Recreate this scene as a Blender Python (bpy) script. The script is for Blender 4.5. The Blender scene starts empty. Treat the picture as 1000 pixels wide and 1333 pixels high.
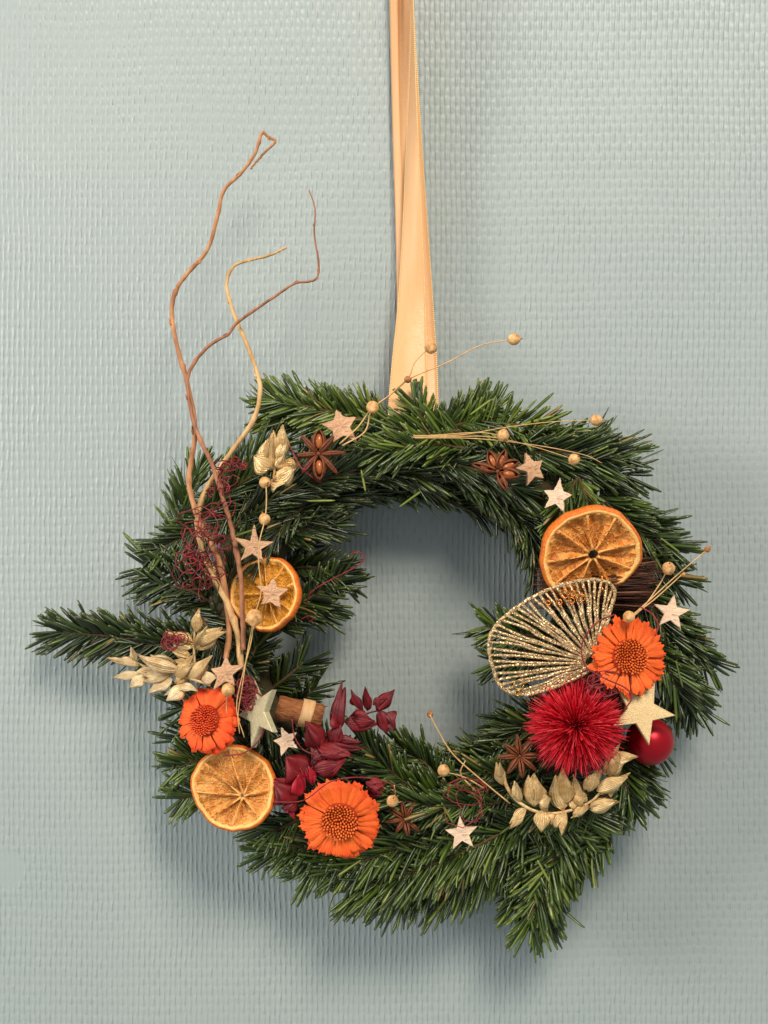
import bpy, math, random
import numpy as np
from mathutils import Vector, Matrix

random.seed(7)
rng = np.random.default_rng(7)
scene = bpy.context.scene
COL = scene.collection

# ------------------------------------------------------------------ camera, world, lamps, exposure
D = 0.80                      # metres from camera to wall
S0 = 0.0005                   # metres on the wall per photograph pixel
cam_d = bpy.data.cameras.new('camera')
cam = bpy.data.objects.new('camera', cam_d); COL.objects.link(cam)
cam.location = (0, -D, 0); cam.rotation_euler = (math.radians(90), 0, 0)
cam_d.sensor_fit = 'HORIZONTAL'
cam_d.angle = 2*math.atan(500*S0/D)
cam_d.clip_start = 0.01; cam_d.clip_end = 50
scene.camera = cam

world = bpy.data.worlds.new('World'); scene.world = world
world.use_nodes = True
bg = world.node_tree.nodes['Background']
bg.inputs[0].default_value = (0.90, 0.97, 0.98, 1); bg.inputs[1].default_value = 0.33

def area(name, loc, size, power, color, target=(0, 0, -0.08)):
    l = bpy.data.lights.new(name, 'AREA'); l.shape = 'DISK'; l.size = size; l.energy = power; l.color = color
    o = bpy.data.objects.new(name, l); COL.objects.link(o); o.location = loc
    o.rotation_euler = (Vector(target)-Vector(loc)).to_track_quat('-Z', 'Y').to_euler()
    return o
area('ceiling_lamp_right', (0.62, -2.10, 1.85), 1.0, 69, (1.0, 0.88, 0.75))
area('ceiling_lamp_left', (-1.70, -0.95, 0.40), 0.70, 22, (1.0, 0.94, 0.88))

vs = scene.view_settings
vs.view_transform = 'Standard'; vs.look = 'None'; vs.gamma = 1; vs.exposure = 0.22; vs.use_curve_mapping = False
scene.cycles.use_denoising = True
scene.cycles.max_bounces = 5

# ------------------------------------------------------------------ helpers
def lin(c):
    c = c/255
    return c/12.92 if c <= 0.04045 else ((c+0.055)/1.055)**2.4
def S(r, g, b): return (lin(r), lin(g), lin(b), 1)

def W(x, y, d):
    """photograph pixel + height above the wall in mm -> world point"""
    d = d/1000; k = S0*(D-d)/D
    return Vector(((x-500)*k, -d, -(y-666.5)*k))
def U(d): return S0*(D-d/1000)/D

class MB:
    def __init__(s): s.v = []; s.f = []
    def add(s, vs, fs):
        b = len(s.v); s.v.extend([tuple(q) for q in vs]); s.f.extend([tuple(i+b for i in q) for q in fs])
    def mesh(s, name, m, off=None, smooth=True):
        me = bpy.data.meshes.new(name)
        if off is not None: v = [(a[0]-off[0], a[1]-off[1], a[2]-off[2]) for a in s.v]
        else: v = s.v
        me.from_pydata(v, [], s.f); me.update()
        if smooth: me.polygons.foreach_set('use_smooth', [True]*len(me.polygons))
        me.materials.append(m)
        return me
    def build(s, name, m, parent=None, off=None, smooth=True, solid=0):
        o = bpy.data.objects.new(name, s.mesh(name, m, off, smooth)); COL.objects.link(o)
        if parent is not None: o.parent = parent
        if solid:
            md = o.modifiers.new('thickness', 'SOLIDIFY'); md.thickness = solid; md.offset = 0
        return o

def put(name, me, parent, mat=None):
    o = bpy.data.objects.new(name, me); COL.objects.link(o); o.parent = parent
    if mat is not None: o.matrix_local = mat
    return o

def frame(n=(0, 0, 1), spin=0):
    """local x right, y up, z towards the room; n = facing in that frame"""
    out = Vector((n[0], -n[2], n[1])).normalized()
    up = Vector((0, 0, 1)); up = (up-out*up.dot(out)).normalized()
    right = up.cross(out)
    M = Matrix((right, up, out)).transposed()
    return M @ Matrix.Rotation(spin, 3, 'Z')

def thing(name, label, cat, loc, rot=None, group=None):
    o = bpy.data.objects.new(name, None); COL.objects.link(o); o.empty_display_size = 0.01
    M = (rot.to_4x4() if rot is not None else Matrix.Identity(4)); M.translation = loc
    o.matrix_world = M
    o['label'] = label; o['category'] = cat
    if group: o['group'] = group
    return o
def tag(o, label, cat, group=None):
    o['label'] = label; o['category'] = cat
    if group: o['group'] = group

def spline(pts, n=6):
    """Catmull-Rom through points (tuples of any length)"""
    P = [np.array(p, float) for p in pts]
    if len(P) < 3: 
        return [P[0]+(P[-1]-P[0])*i/n for i in range(n+1)]
    P = [2*P[0]-P[1]]+P+[2*P[-1]-P[-2]]
    out = []
    for i in range(1, len(P)-2):
        a, b, c, d = P[i-1:i+3]
        for k in range(n):
            t = k/n
            out.append(0.5*((2*b)+(c-a)*t+(2*a-5*b+4*c-d)*t*t+(3*b-a-3*c+d)*t**3))
    out.append(P[-2]); return out

def tube(mb, pts, rad, sides=7, cap=True, squash=1.0):
    pts = [Vector(p) for p in pts]; n = len(pts)
    if not hasattr(rad, '__len__'): rad = [rad]*n
    t0 = (pts[1]-pts[0]).normalized()
    nrm = t0.orthogonal().normalized(); vs = []
    for i, p in enumerate(pts):
        t = (pts[min(i+1, n-1)]-pts[max(i-1, 0)])
        if t.length < 1e-12: t = t0
        t = t.normalized()
        nrm = (nrm-t*nrm.dot(t))
        nrm = nrm.normalized() if nrm.length > 1e-6 else t.orthogonal().normalized()
        b = t.cross(nrm)
        for k in range(sides):
            a = 2*math.pi*k/sides
            vs.append(p+(nrm*math.cos(a)+b*math.sin(a)*squash)*rad[i])
    fs = []
    for i in range(n-1):
        for k in range(sides):
            k2 = (k+1) % sides
            fs.append((i*sides+k, i*sides+k2, (i+1)*sides+k2, (i+1)*sides+k))
    if cap:
        fs.append(tuple(range(sides-1, -1, -1))); fs.append(tuple((n-1)*sides+k for k in range(sides)))
    mb.add(vs, fs)

def lathe(mb, prof, seg=32, wob=None):
    """prof: (r, z) list; local z axis; wob(angle)->radius factor"""
    n = len(prof); vs = []
    for k in range(seg):
        a = 2*math.pi*k/seg; w = wob(a) if wob else 1
        for r, z in prof: vs.append((r*w*math.cos(a), r*w*math.sin(a), z))
    fs = []
    for k in range(seg):
        k2 = (k+1) % seg
        for i in range(n-1): fs.append((k*n+i, k2*n+i, k2*n+i+1, k*n+i+1))
    mb.add(vs, fs)

def blob(mb, c, r, seg=14, ring=9, sq=(1, 1, 1), fn=None):
    c = Vector(c); vs = [c+Vector((0, 0, -r*sq[2]))]
    for i in range(1, ring):
        a = math.pi*i/ring-math.pi/2
        for k in range(seg):
            b = 2*math.pi*k/seg; v = Vector((math.cos(a)*math.cos(b)*sq[0], math.cos(a)*math.sin(b)*sq[1], math.sin(a)*sq[2]))*r
            if fn: v = v*fn(a, b)
            vs.append(c+v)
    vs.append(c+Vector((0, 0, r*sq[2]*(fn(math.pi/2, 0) if fn else 1))))
    fs = [(0, 1+(k+1) % seg, 1+k) for k in range(seg)]
    for i in range(ring-2):
        for k in range(seg):
            k2 = (k+1) % seg; a = 1+i*seg
            fs.append((a+k, a+k2, a+seg+k2, a+seg+k))
    e = len(vs)-1; a = 1+(ring-2)*seg
    fs += [(a+k, a+(k+1) % seg, e) for k in range(seg)]
    mb.add(vs, fs)

# ------------------------------------------------------------------ materials
class NT:
    def __init__(s, name):
        s.m = bpy.data.materials.new(name); s.m.use_nodes = True
        s.t = s.m.node_tree; s.p = s.t.nodes['Principled BSDF']
    def n(s, typ, **kw):
        o = s.t.nodes.new(typ)
        for k, v in kw.items():
            if k == 'inp':
                for a, b in v.items(): o.inputs[a].default_value = b
            else: setattr(o, k, v)
        return o
    def l(s, a, b): s.t.links.new(a, b)
    def math(s, op, a, b=None, c=None, clamp=False):
        o = s.t.nodes.new('ShaderNodeMath'); o.operation = op; o.use_clamp = clamp
        for i, v in enumerate((a, b, c)):
            if v is None: continue
            if isinstance(v, (int, float)): o.inputs[i].default_value = v
            else: s.l(v, o.inputs[i])
        return o.outputs[0]
    def ramp(s, fac, stops):
        o = s.t.nodes.new('ShaderNodeValToRGB'); e = o.color_ramp.elements
        while len(e) < len(stops): e.new(0.5)
        for q, (pos, c) in zip(e, stops): q.position = pos; q.color = c
        s.l(fac, o.inputs[0]); return o.outputs[0]
    def mix(s, fac, a, b, mode='MIX'):
        o = s.t.nodes.new('ShaderNodeMix'); o.data_type = 'RGBA'; o.blend_type = mode
        for i, v in ((0, fac), (6, a), (7, b)):
            if isinstance(v, (int, float)): o.inputs[i].default_value = v
            elif isinstance(v, tuple): o.inputs[i].default_value = v
            else: s.l(v, o.inputs[i])
        return o.outputs[2]
    def coord(s, scale=(1, 1, 1), which='Object'):
        c = s.n('ShaderNodeTexCoord'); m = s.n('ShaderNodeMapping'); m.inputs['Scale'].default_value = scale
        s.l(c.outputs[which], m.inputs[0]); return m.outputs[0]
    def noise(s, vec, scale, detail=3, rough=0.55):
        o = s.n('ShaderNodeTexNoise', inp={'Scale': scale, 'Detail': detail, 'Roughness': rough}); s.l(vec, o.inputs['Vector']); return o.outputs[0]
    def bump(s, h, dist, strength=1):
        o = s.n('ShaderNodeBump', inp={'Strength': strength, 'Distance': dist}); s.l(h, o.inputs['Height']); s.l(o.outputs[0], s.p.inputs['Normal']); return o
    def set(s, **kw):
        for k, v in kw.items(): s.p.inputs[k.replace('_', ' ')].default_value = v

def simple(name, c1, c2, scale=120, rough=0.6, metal=0.0, bump=0.0004, stretch=(1, 1, 1), spec=0.4, bscale=None, detail=4, **kw):
    q = NT(name); v = q.coord(stretch)
    f = q.noise(v, scale, detail)
    q.l(q.ramp(f, [(0.3, c1), (0.7, c2)]), q.p.inputs['Base Color'])
    q.set(Roughness=rough, Metallic=metal); q.p.inputs['Specular IOR Level'].default_value = spec
    if bump: q.bump(q.noise(v, bscale or scale*2.5, 4), bump)
    for k, x in kw.items(): q.p.inputs[k.replace('_', ' ')].default_value = x
    return q.m

def wall_material():
    q = NT('painted_woven_wallpaper')
    c = q.n('ShaderNodeTexCoord'); sx = q.n('ShaderNodeSeparateXYZ'); q.l(c.outputs['Object'], sx.inputs[0])
    X, Z = sx.outputs[0], sx.outputs[2]
    vst = q.coord((1, 1, 0.28)); hst = q.coord((0.3, 1, 1)); vv = q.coord()
    w1 = q.math('SUBTRACT', q.noise(vst, 210, 2), 0.5)
    w2 = q.math('SUBTRACT', q.noise(hst, 170, 2), 0.5)
    big = q.math('SUBTRACT', q.noise(vv, 9, 2), 0.5)
    x = q.math('ADD', q.math('ADD', X, q.math('MULTIPLY', w1, 0.0024)), q.math('MULTIPLY', big, 0.006))
    z = q.math('ADD', q.math('ADD', Z, q.math('MULTIPLY', w2, 0.0032)), q.math('MULTIPLY', big, 0.010))
    cx = q.math('COSINE', q.math('MULTIPLY', x, math.pi/0.0034))
    cz = q.math('COSINE', q.math('MULTIPLY', z, math.pi/0.0061))
    warp = q.math('POWER', q.math('ABSOLUTE', cx), 3.2)
    weft = q.math('POWER', q.math('ABSOLUTE', cz), 1.5)
    chk = q.math('MULTIPLY', cx, cz)
    amp = q.noise(vv, 130, 3)                      # threads swell and thin out
    h = q.math('MULTIPLY', warp, q.math('ADD', 0.82, q.math('MULTIPLY', chk, 0.46)))
    h = q.math('ADD', h, q.math('MULTIPLY', weft, q.math('SUBTRACT', 0.27, q.math('MULTIPLY', chk, 0.22))))
    h = q.math('MULTIPLY', h, q.math('ADD', 0.35, q.math('MULTIPLY', amp, 1.25)))
    # places where thick paint has filled the weave
    def spot(px, py, rx, rz):
        p = W(px, py, 0)
        dx = q.math('DIVIDE', q.math('SUBTRACT', X, p.x), rx); dz = q.math('DIVIDE', q.math('SUBTRACT', Z, p.z), rz)
        r = q.math('SQRT', q.math('ADD', q.math('MULTIPLY', dx, dx), q.math('MULTIPLY', dz, dz)))
        r = q.math('ADD', r, q.math('MULTIPLY', q.math('SUBTRACT', q.noise(vv, 60, 3), 0.5), 0.9))
        return q.math('MULTIPLY', q.math('SUBTRACT', r, 0.7), 2.2, clamp=True)
    m = q.math('MAXIMUM', 0.22, q.math('MULTIPLY', spot(12, 1134, 0.010, 0.014), spot(530, 722, 0.024, 0.008)))
    fill = q.math('MULTIPLY', q.math('SUBTRACT', q.noise(vv, 22, 5, 0.7), 0.34), 4, clamp=True)
    m = q.math('MULTIPLY', m, q.math('ADD', 0.56, q.math('MULTIPLY', fill, 0.44)))
    h = q.math('ADD', q.math('MULTIPLY', h, m), q.math('MULTIPLY', q.noise(vv, 700, 3), 0.10))
    q.bump(h, 0.00042, 1.0)
    col = q.ramp(q.noise(vv, 5, 3), [(0.3, S(157, 169, 169)), (0.7, S(163, 174, 172))])
    q.l(col, q.p.inputs['Base Color'])
    q.l(q.math('ADD', 0.30, q.math('MULTIPLY', q.noise(vv, 34, 5, 0.7), 0.26)), q.p.inputs['Roughness']); q.p.inputs['Specular IOR Level'].default_value = 0.45
    return q.m

def needle_material():
    q = NT('fir_needle')
    a = q.n('ShaderNodeAttribute', attribute_name='needle'); s = q.n('ShaderNodeSeparateColor'); q.l(a.outputs['Color'], s.inputs[0])
    r, t, side = s.outputs[0], s.outputs[1], s.outputs[2]
    v = q.coord(); f = q.noise(v, 90, 2)
    top = q.ramp(r, [(0.0, S(16, 28, 10)), (0.3, S(44, 66, 16)), (0.62, S(94, 120, 32)), (0.85, S(148, 158, 68)), (1.0, S(158, 128, 70))])
    top = q.mix(q.math('MULTIPLY', f, 0.35), top, S(26, 40, 14))
    top = q.mix(q.math('MULTIPLY', q.math('POWER', t, 6), 0.35), top, S(120, 130, 70))
    under = q.mix(0.28, top, S(128, 140, 96))
    col = q.mix(side, under, top)
    q.l(col, q.p.inputs['Base Color'])
    q.l(q.math('ADD', 0.14, q.math('MULTIPLY', q.noise(v, 160, 2), 0.34)), q.p.inputs['Roughness'])
    q.p.inputs['Specular IOR Level'].default_value = 0.7
    return q.m

def flesh_material(name, dark, mid, pale):
    q = NT(name); v = q.coord((1, 1, 1))
    # drawn-out juice sacs: radial coordinates in the slice plane
    c = q.n('ShaderNodeTexCoord'); sx = q.n('ShaderNodeSeparateXYZ'); q.l(c.outputs['Object'], sx.inputs[0])
    ang = q.math('ARCTAN2', sx.outputs[1], sx.outputs[0])
    rad = q.math('SQRT', q.math('ADD', q.math('MULTIPLY', sx.outputs[0], sx.outputs[0]), q.math('MULTIPLY', sx.outputs[1], sx.outputs[1])))
    cb = q.n('ShaderNodeCombineXYZ'); q.l(q.math('MULTIPLY', ang, 5.5), cb.inputs[0]); q.l(q.math('MULTIPLY', rad, 260), cb.inputs[1])
    wv = q.n('ShaderNodeTexNoise', inp={'Scale': 3.0, 'Detail': 3}); q.l(cb.outputs[0], wv.inputs['Vector'])
    ad = q.mix(0.25, cb.outputs[0], wv.outputs['Color'], 'ADD')
    vo = q.n('ShaderNodeTexVoronoi', feature='DISTANCE_TO_EDGE', inp={'Scale': 1.15}); q.l(ad, vo.inputs['Vector'])
    e = q.math('MULTIPLY', vo.outputs['Distance'], 5.0, clamp=True)
    big = q.noise(v, 130, 3)
    body = q.ramp(big, [(0.28, dark), (0.52, mid), (0.78, pale)])
    col = q.mix(q.math('MULTIPLY', q.math('SUBTRACT', 1.0, e), 0.55), body, pale)
    q.l(col, q.p.inputs['Base Color'])
    q.set(Roughness=0.45); q.p.inputs['Specular IOR Level'].default_value = 0.4
    h = q.math('ADD', q.math('MULTIPLY', q.math('SUBTRACT', 1.0, e), 0.8), big)
    q.bump(h, 0.0007, 1)
    return q.m

def petal_material(name, base, mid, tip, length):
    q = NT(name); c = q.n('ShaderNodeTexCoord'); sx = q.n('ShaderNodeSeparateXYZ'); q.l(c.outputs['Object'], sx.inputs[0])
    oi = q.n('ShaderNodeObjectInfo')
    t = q.math('DIVIDE', sx.outputs[1], length, clamp=True)
    v = q.coord((7, 1, 1)); f = q.noise(v, 500, 3)
    t = q.math('ADD', t, q.math('MULTIPLY', q.math('SUBTRACT', f, 0.5), 0.5))
    t = q.math('ADD', t, q.math('MULTIPLY', q.math('SUBTRACT', oi.outputs['Random'], 0.5), 0.35))
    col = q.ramp(t, [(0.12, base), (0.55, mid), (0.98, tip)])
    q.l(col, q.p.inputs['Base Color']); q.set(Roughness=0.62)
    q.p.inputs['Specular IOR Level'].default_value = 0.3
    pl = q.math('ABSOLUTE', q.math('SINE', q.math('ADD', q.math('MULTIPLY', sx.outputs[0], 2100), q.math('MULTIPLY', f, 3.0))))
    q.bump(q.math('ADD', f, q.math('MULTIPLY', pl, .3)), 0.0004, 1); return q.m

def glitter_material():
    q = NT('gold_glitter'); v = q.coord()
    vo = q.n('ShaderNodeTexVoronoi', inp={'Scale': 1500.0}); q.l(v, vo.inputs['Vector'])
    sp = q.n('ShaderNodeSeparateColor'); q.l(vo.outputs['Color'], sp.inputs[0])
    col = q.ramp(sp.outputs[0], [(0.0, S(124, 92, 54)), (0.5, S(192, 158, 110)), (0.9, S(250, 226, 180))])
    q.l(col, q.p.inputs['Base Color']); q.set(Metallic=0.4, Roughness=0.3)
    # every flake tilts its own way
    g = q.n('ShaderNodeNewGeometry')
    vm = q.n('ShaderNodeVectorMath', operation='SUBTRACT'); q.l(vo.outputs['Color'], vm.inputs[0]); vm.inputs[1].default_value = (0.5, 0.5, 0.5)
    sc = q.n('ShaderNodeVectorMath', operation='SCALE'); q.l(vm.outputs[0], sc.inputs[0]); sc.inputs['Scale'].default_value = 1.1
    ad = q.n('ShaderNodeVectorMath', operation='ADD'); q.l(g.outputs['Normal'], ad.inputs[0]); q.l(sc.outputs[0], ad.inputs[1])
    no = q.n('ShaderNodeVectorMath', operation='NORMALIZE'); q.l(ad.outputs[0], no.inputs[0])
    q.l(no.outputs[0], q.p.inputs['Normal']); return q.m

def fibre_material(name, stops, rough=0.45):
    q = NT(name)
    a = q.n('ShaderNodeAttribute', attribute_name='needle'); s = q.n('ShaderNodeSeparateColor'); q.l(a.outputs['Color'], s.inputs[0])
    q.l(q.ramp(s.outputs[0], stops), q.p.inputs['Base Color']); q.set(Roughness=rough)
    q.p.inputs['Specular IOR Level'].default_value = 0.35; return q.m

def bark_material(name, c1, c2, crack):
    q = NT(name); v = q.coord((1, 3.2, 1)); f = q.noise(v, 130, 5, 0.65); v2 = q.coord((1, 5, 1))
    col = q.ramp(f, [(0.25, c1), (0.65, c2)])
    k = q.noise(v2, 95, 4); cr = q.math('MULTIPLY', q.math('SUBTRACT', k, 0.60), 10, clamp=True)
    col = q.mix(q.math('MULTIPLY', cr, 0.8), col, crack)
    q.l(col, q.p.inputs['Base Color']); q.set(Roughness=0.75); q.p.inputs['Specular IOR Level'].default_value = 0.25
    q.bump(q.math('SUBTRACT', f, q.math('MULTIPLY', cr, 0.5)), 0.0012, 1); return q.m

def leaf_material(name, c1, c2, rough, metal, veins=9, bd=.0006):
    q = NT(name)
    a = q.n('ShaderNodeAttribute', attribute_name='needle'); s = q.n('ShaderNodeSeparateColor'); q.l(a.outputs['Color'], s.inputs[0])
    v = q.coord(); f = q.noise(v, 170, 4)
    ff = q.math('ADD', q.math('MULTIPLY', f, 0.8), q.math('MULTIPLY', s.outputs[2], 0.25))
    q.l(q.ramp(ff, [(0.3, c1), (0.72, c2)]), q.p.inputs['Base Color'])
    q.l(q.math('ADD', rough-.1, q.math('MULTIPLY', q.noise(v, 400, 3), 0.25)), q.p.inputs['Roughness'])
    q.set(Metallic=metal)
    x = q.math('ADD', s.outputs[0], q.math('MULTIPLY', q.math('SUBTRACT', f, 0.5), 0.12))
    ve = q.math('ABSOLUTE', q.math('SINE', q.math('MULTIPLY', x, veins*math.pi)))
    h = q.math('ADD', q.math('MULTIPLY', ve, 0.5), q.math('MULTIPLY', q.noise(v, 320, 4), 1.0))
    q.bump(h, bd, 1); return q.m
M = {}
M['wall'] = wall_material()
M['needle'] = needle_material()
M['fir_bark'] = simple('fir_bark', S(58, 46, 26), S(98, 78, 46), 400, 0.8)
M['straw'] = simple('straw_ring', S(46, 40, 22), S(70, 60, 34), 200, 0.9)
M['satin'] = None
M['willow'] = simple('willow_bark', S(150, 96, 60), S(206, 150, 102), 240, 0.6, stretch=(1, 1, 0.3), bscale=600, bump=0.0007)
M['willow_pale'] = simple('pale_willow', S(176, 132, 80), S(226, 188, 130), 240, 0.6, stretch=(1, 1, 0.3), bscale=600, bump=0.0007)
M['willow_dark'] = simple('dark_willow', S(122, 74, 52), S(184, 126, 90), 240, 0.6, stretch=(1, 1, 0.3), bscale=600, bump=0.0007)
M['flax_stem'] = simple('flax_stem', S(196, 150, 92), S(226, 186, 126), 300, 0.55)
M['flax_seed'] = simple('flax_seed_head', S(176, 116, 62), S(240, 198, 134), 330, 0.5, bump=0.0005)
M['flax_open'] = simple('flax_husk', S(120, 66, 44), S(196, 136, 76), 500, 0.6)
M['rind'] = simple('dried_orange_rind', S(206, 92, 22), S(236, 130, 40), 500, 0.45, bump=0.0006, bscale=900)
M['pith'] = simple('dried_orange_pith', S(248, 176, 84), S(254, 206, 128), 300, 0.6, bump=0.0005)
M['membrane'] = simple('orange_membrane', S(228, 150, 66), S(246, 188, 108), 300, 0.5, bump=0.0003)
M['flesh'] = flesh_material('dried_orange_flesh', S(164, 78, 14), S(208, 116, 32), S(248, 186, 98))
M['flesh_pale'] = flesh_material('pale_orange_flesh', S(172, 94, 24), S(210, 130, 48), S(246, 190, 110))
M['flesh_amber'] = flesh_material('amber_orange_flesh', S(160, 96, 10), S(200, 130, 22), S(232, 170, 62))
M['petal'] = petal_material('orange_petal', S(250, 112, 42), S(246, 92, 34), S(216, 56, 28), 0.026)
M['petal_red'] = petal_material('red_orange_petal', S(248, 104, 40), S(240, 76, 28), S(206, 36, 20), 0.022)
M['disc'] = simple('flower_disc', S(140, 34, 8), S(180, 52, 12), 500, 0.6)
M['floret'] = simple('flower_floret', S(206, 74, 18), S(252, 140, 56), 600, 0.5)
M['floret_red'] = simple('red_floret', S(214, 60, 22), S(250, 112, 56), 600, 0.5)
M['glitter'] = glitter_material()
M['copper'] = simple('copper_wire', S(190, 106, 40), S(214, 132, 60), 300, 0.25, 0.9, 0)
M['pompom'] = fibre_material('red_pompom_fibre', [(0, S(156, 6, 24)), (0.5, S(222, 16, 42)), (1, S(250, 92, 98))])
M['pompom_core'] = simple('pompom_core', S(170, 8, 28), S(200, 14, 36), 400, 0.8)
M['bauble'] = simple('red_satin_bauble', S(168, 10, 30), S(180, 14, 34), 60, 0.34, 0.55, 0, spec=0.5)
M['gold_cap'] = simple('gold_cap', S(190, 150, 80), S(214, 176, 100), 300, 0.3, 0.9, 0)
M['bark_star'] = bark_material('pink_bark', S(186, 138, 104), S(222, 180, 142), S(130, 88, 62))
M['birch_star'] = bark_material('pale_birch_bark', S(222, 184, 152), S(240, 212, 184), S(170, 126, 96))
M['gold_star'] = simple('gold_painted_wood', S(200, 172, 122), S(222, 196, 148), 900, 0.4, 0.35, 0.00025)
M['silver_star'] = simple('pale_silver_wood', S(200, 190, 146), S(224, 214, 178), 500, 0.38, 0.45, 0.0003)
M['anise'] = simple('star_anise_shell', S(84, 42, 22), S(134, 74, 42), 260, 0.5, bump=0.0006)
M['anise_in'] = simple('anise_seed', S(150, 78, 34), S(176, 100, 52), 200, 0.22, 0, 0)
M['cinnamon'] = simple('cinnamon_bark', S(110, 58, 30), S(184, 116, 66), 420, 0.7, stretch=(0.35, 1, 1), bump=0.0016)
M['raffia'] = simple('raffia_band', S(206, 158, 104), S(232, 190, 138), 300, 0.6, stretch=(1, 0.2, 1))
M['gold_leaf'] = leaf_material('gold_painted_leaf', S(186, 144, 84), S(246, 214, 156), 0.36, 0.3)
M['gold_leaf_pale'] = leaf_material('pale_gold_leaf', S(196, 154, 98), S(252, 228, 180), 0.40, 0.18)
M['red_leaf'] = leaf_material('dark_red_leaf', S(84, 4, 12), S(132, 8, 22), 0.5, 0, 7, .0003)
M['red_leaf_bright'] = leaf_material('bright_red_leaf', S(140, 12, 32), S(182, 24, 46), 0.5, 0, 7, .0003)
M['red_fibre'] = simple('red_curl_fibre', S(92, 20, 28), S(156, 54, 56), 250, 0.6, 0, 0.0003)
M['brown_strand'] = fibre_material('brown_strand', [(0, S(48, 26, 18)), (0.5, S(92, 56, 40)), (1, S(140, 92, 68))], 0.7)

def satin_material():
    q = NT('gold_satin'); v = q.coord((1, 1, 0.02)); f = q.noise(v, 900, 3)
    v2 = q.coord((0.04, 1, 1)); g = q.noise(v2, 2600, 2)
    q.l(q.ramp(f, [(0.3, S(221, 169, 116)), (0.7, S(225, 174, 121))]), q.p.inputs['Base Color'])
    q.set(Roughness=0.36); q.p.inputs['Specular IOR Level'].default_value = 0.45
    q.p.inputs['Anisotropic'].default_value = 0.5
    q.p.inputs['Sheen Weight'].default_value = 0.15
    q.bump(q.math('ADD', q.math('MULTIPLY', f, 0.4), g), 0.00016, 1); return q.m
M['satin'] = satin_material()
M['satin_edge'] = simple('satin_edge_thread', S(238, 190, 124), S(255, 224, 160), 900, 0.35, 0.1, 0)

# ------------------------------------------------------------------ the wall
mb = MB(); mb.add([(-0.7, 0, -0.8), (0.7, 0, -0.8), (0.7, 0, 0.8), (-0.7, 0, 0.8)], [(0, 1, 2, 3)])
wall = mb.build('wall', M['wall'], smooth=False); wall['kind'] = 'structure'
wall['label'] = 'pale blue grey painted wall with woven texture'; wall['category'] = 'wall'

# ------------------------------------------------------------------ the fir wreath
CX, CY, CR, CD = 545, 828, 240, 36
wreath = thing('fir_wreath', 'round wreath of dark green fir twigs hanging on the wall', 'wreath', W(CX, CY, 0))
WO = W(CX, CY, 0)

# needle template: cross-section of four points at five stations
NT_T = np.array([0, .12, .5, .86, 1.0]); NT_W = np.array([.35, .75, 1.0, .92, .42])
tmpl = []; tside = []
for t, w in zip(NT_T, NT_W):
    for (a, b, sd) in ((-1, 0, .7), (0, .26, 1), (1, 0, .7), (0, -.26, 0)): tmpl.append((t, a*w, b*w)); tside.append(sd)
tmpl = np.array(tmpl); tside = np.array(tside)
NF = []
for i in range(4):
    for k in range(4):
        k2 = (k+1) % 4; NF.append((i*4+k, (i+1)*4+k, (i+1)*4+k2, i*4+k2))
NF += [(0, 1, 2, 3), (19, 18, 17, 16)]
NF = np.array(NF)

def blades(name, base, dirv, nrm, L, w, bend, rnd, m, parent, off, kind='stuff'):
    """many flat blades as one mesh"""
    n = len(base)
    dirv = dirv/np.linalg.norm(dirv, axis=1, keepdims=True)
    nrm = nrm-dirv*np.sum(nrm*dirv, axis=1, keepdims=True); nrm /= np.linalg.norm(nrm, axis=1, keepdims=True)+1e-9
    side = np.cross(dirv, nrm)
    t, a, b = tmpl[:, 0], tmpl[:, 1], tmpl[:, 2]
    V = (base[:, None] + dirv[:, None]*(t[None, :, None]*L[:, None, None])
         + side[:, None]*(a[None, :, None]*w[:, None, None])
         + nrm[:, None]*((b[None]*w[:, None]+(t**2)[None]*bend[:, None]*L[:, None])[..., None]))
    k = len(tmpl)
    F = (NF[None]+(np.arange(n)*k)[:, None, None]).reshape(-1, 4)
    me = bpy.data.meshes.new(name)
    me.from_pydata((V.reshape(-1, 3)-np.array(off)).tolist(), [], F.tolist()); me.update()
    me.polygons.foreach_set('use_smooth', [True]*len(F))
    at = me.attributes.new('needle', 'FLOAT_COLOR', 'POINT')
    c = np.ones((n, k, 4)); c[:, :, 0] = rnd[:, None]; c[:, :, 1] = t[None]; c[:, :, 2] = tside[None]
    at.data.foreach_set('color', c.reshape(-1)); me.materials.append(m)
    o = bpy.data.objects.new(name, me); COL.objects.link(o); o.parent = parent
    if kind: o['kind'] = kind
    return o

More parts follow.
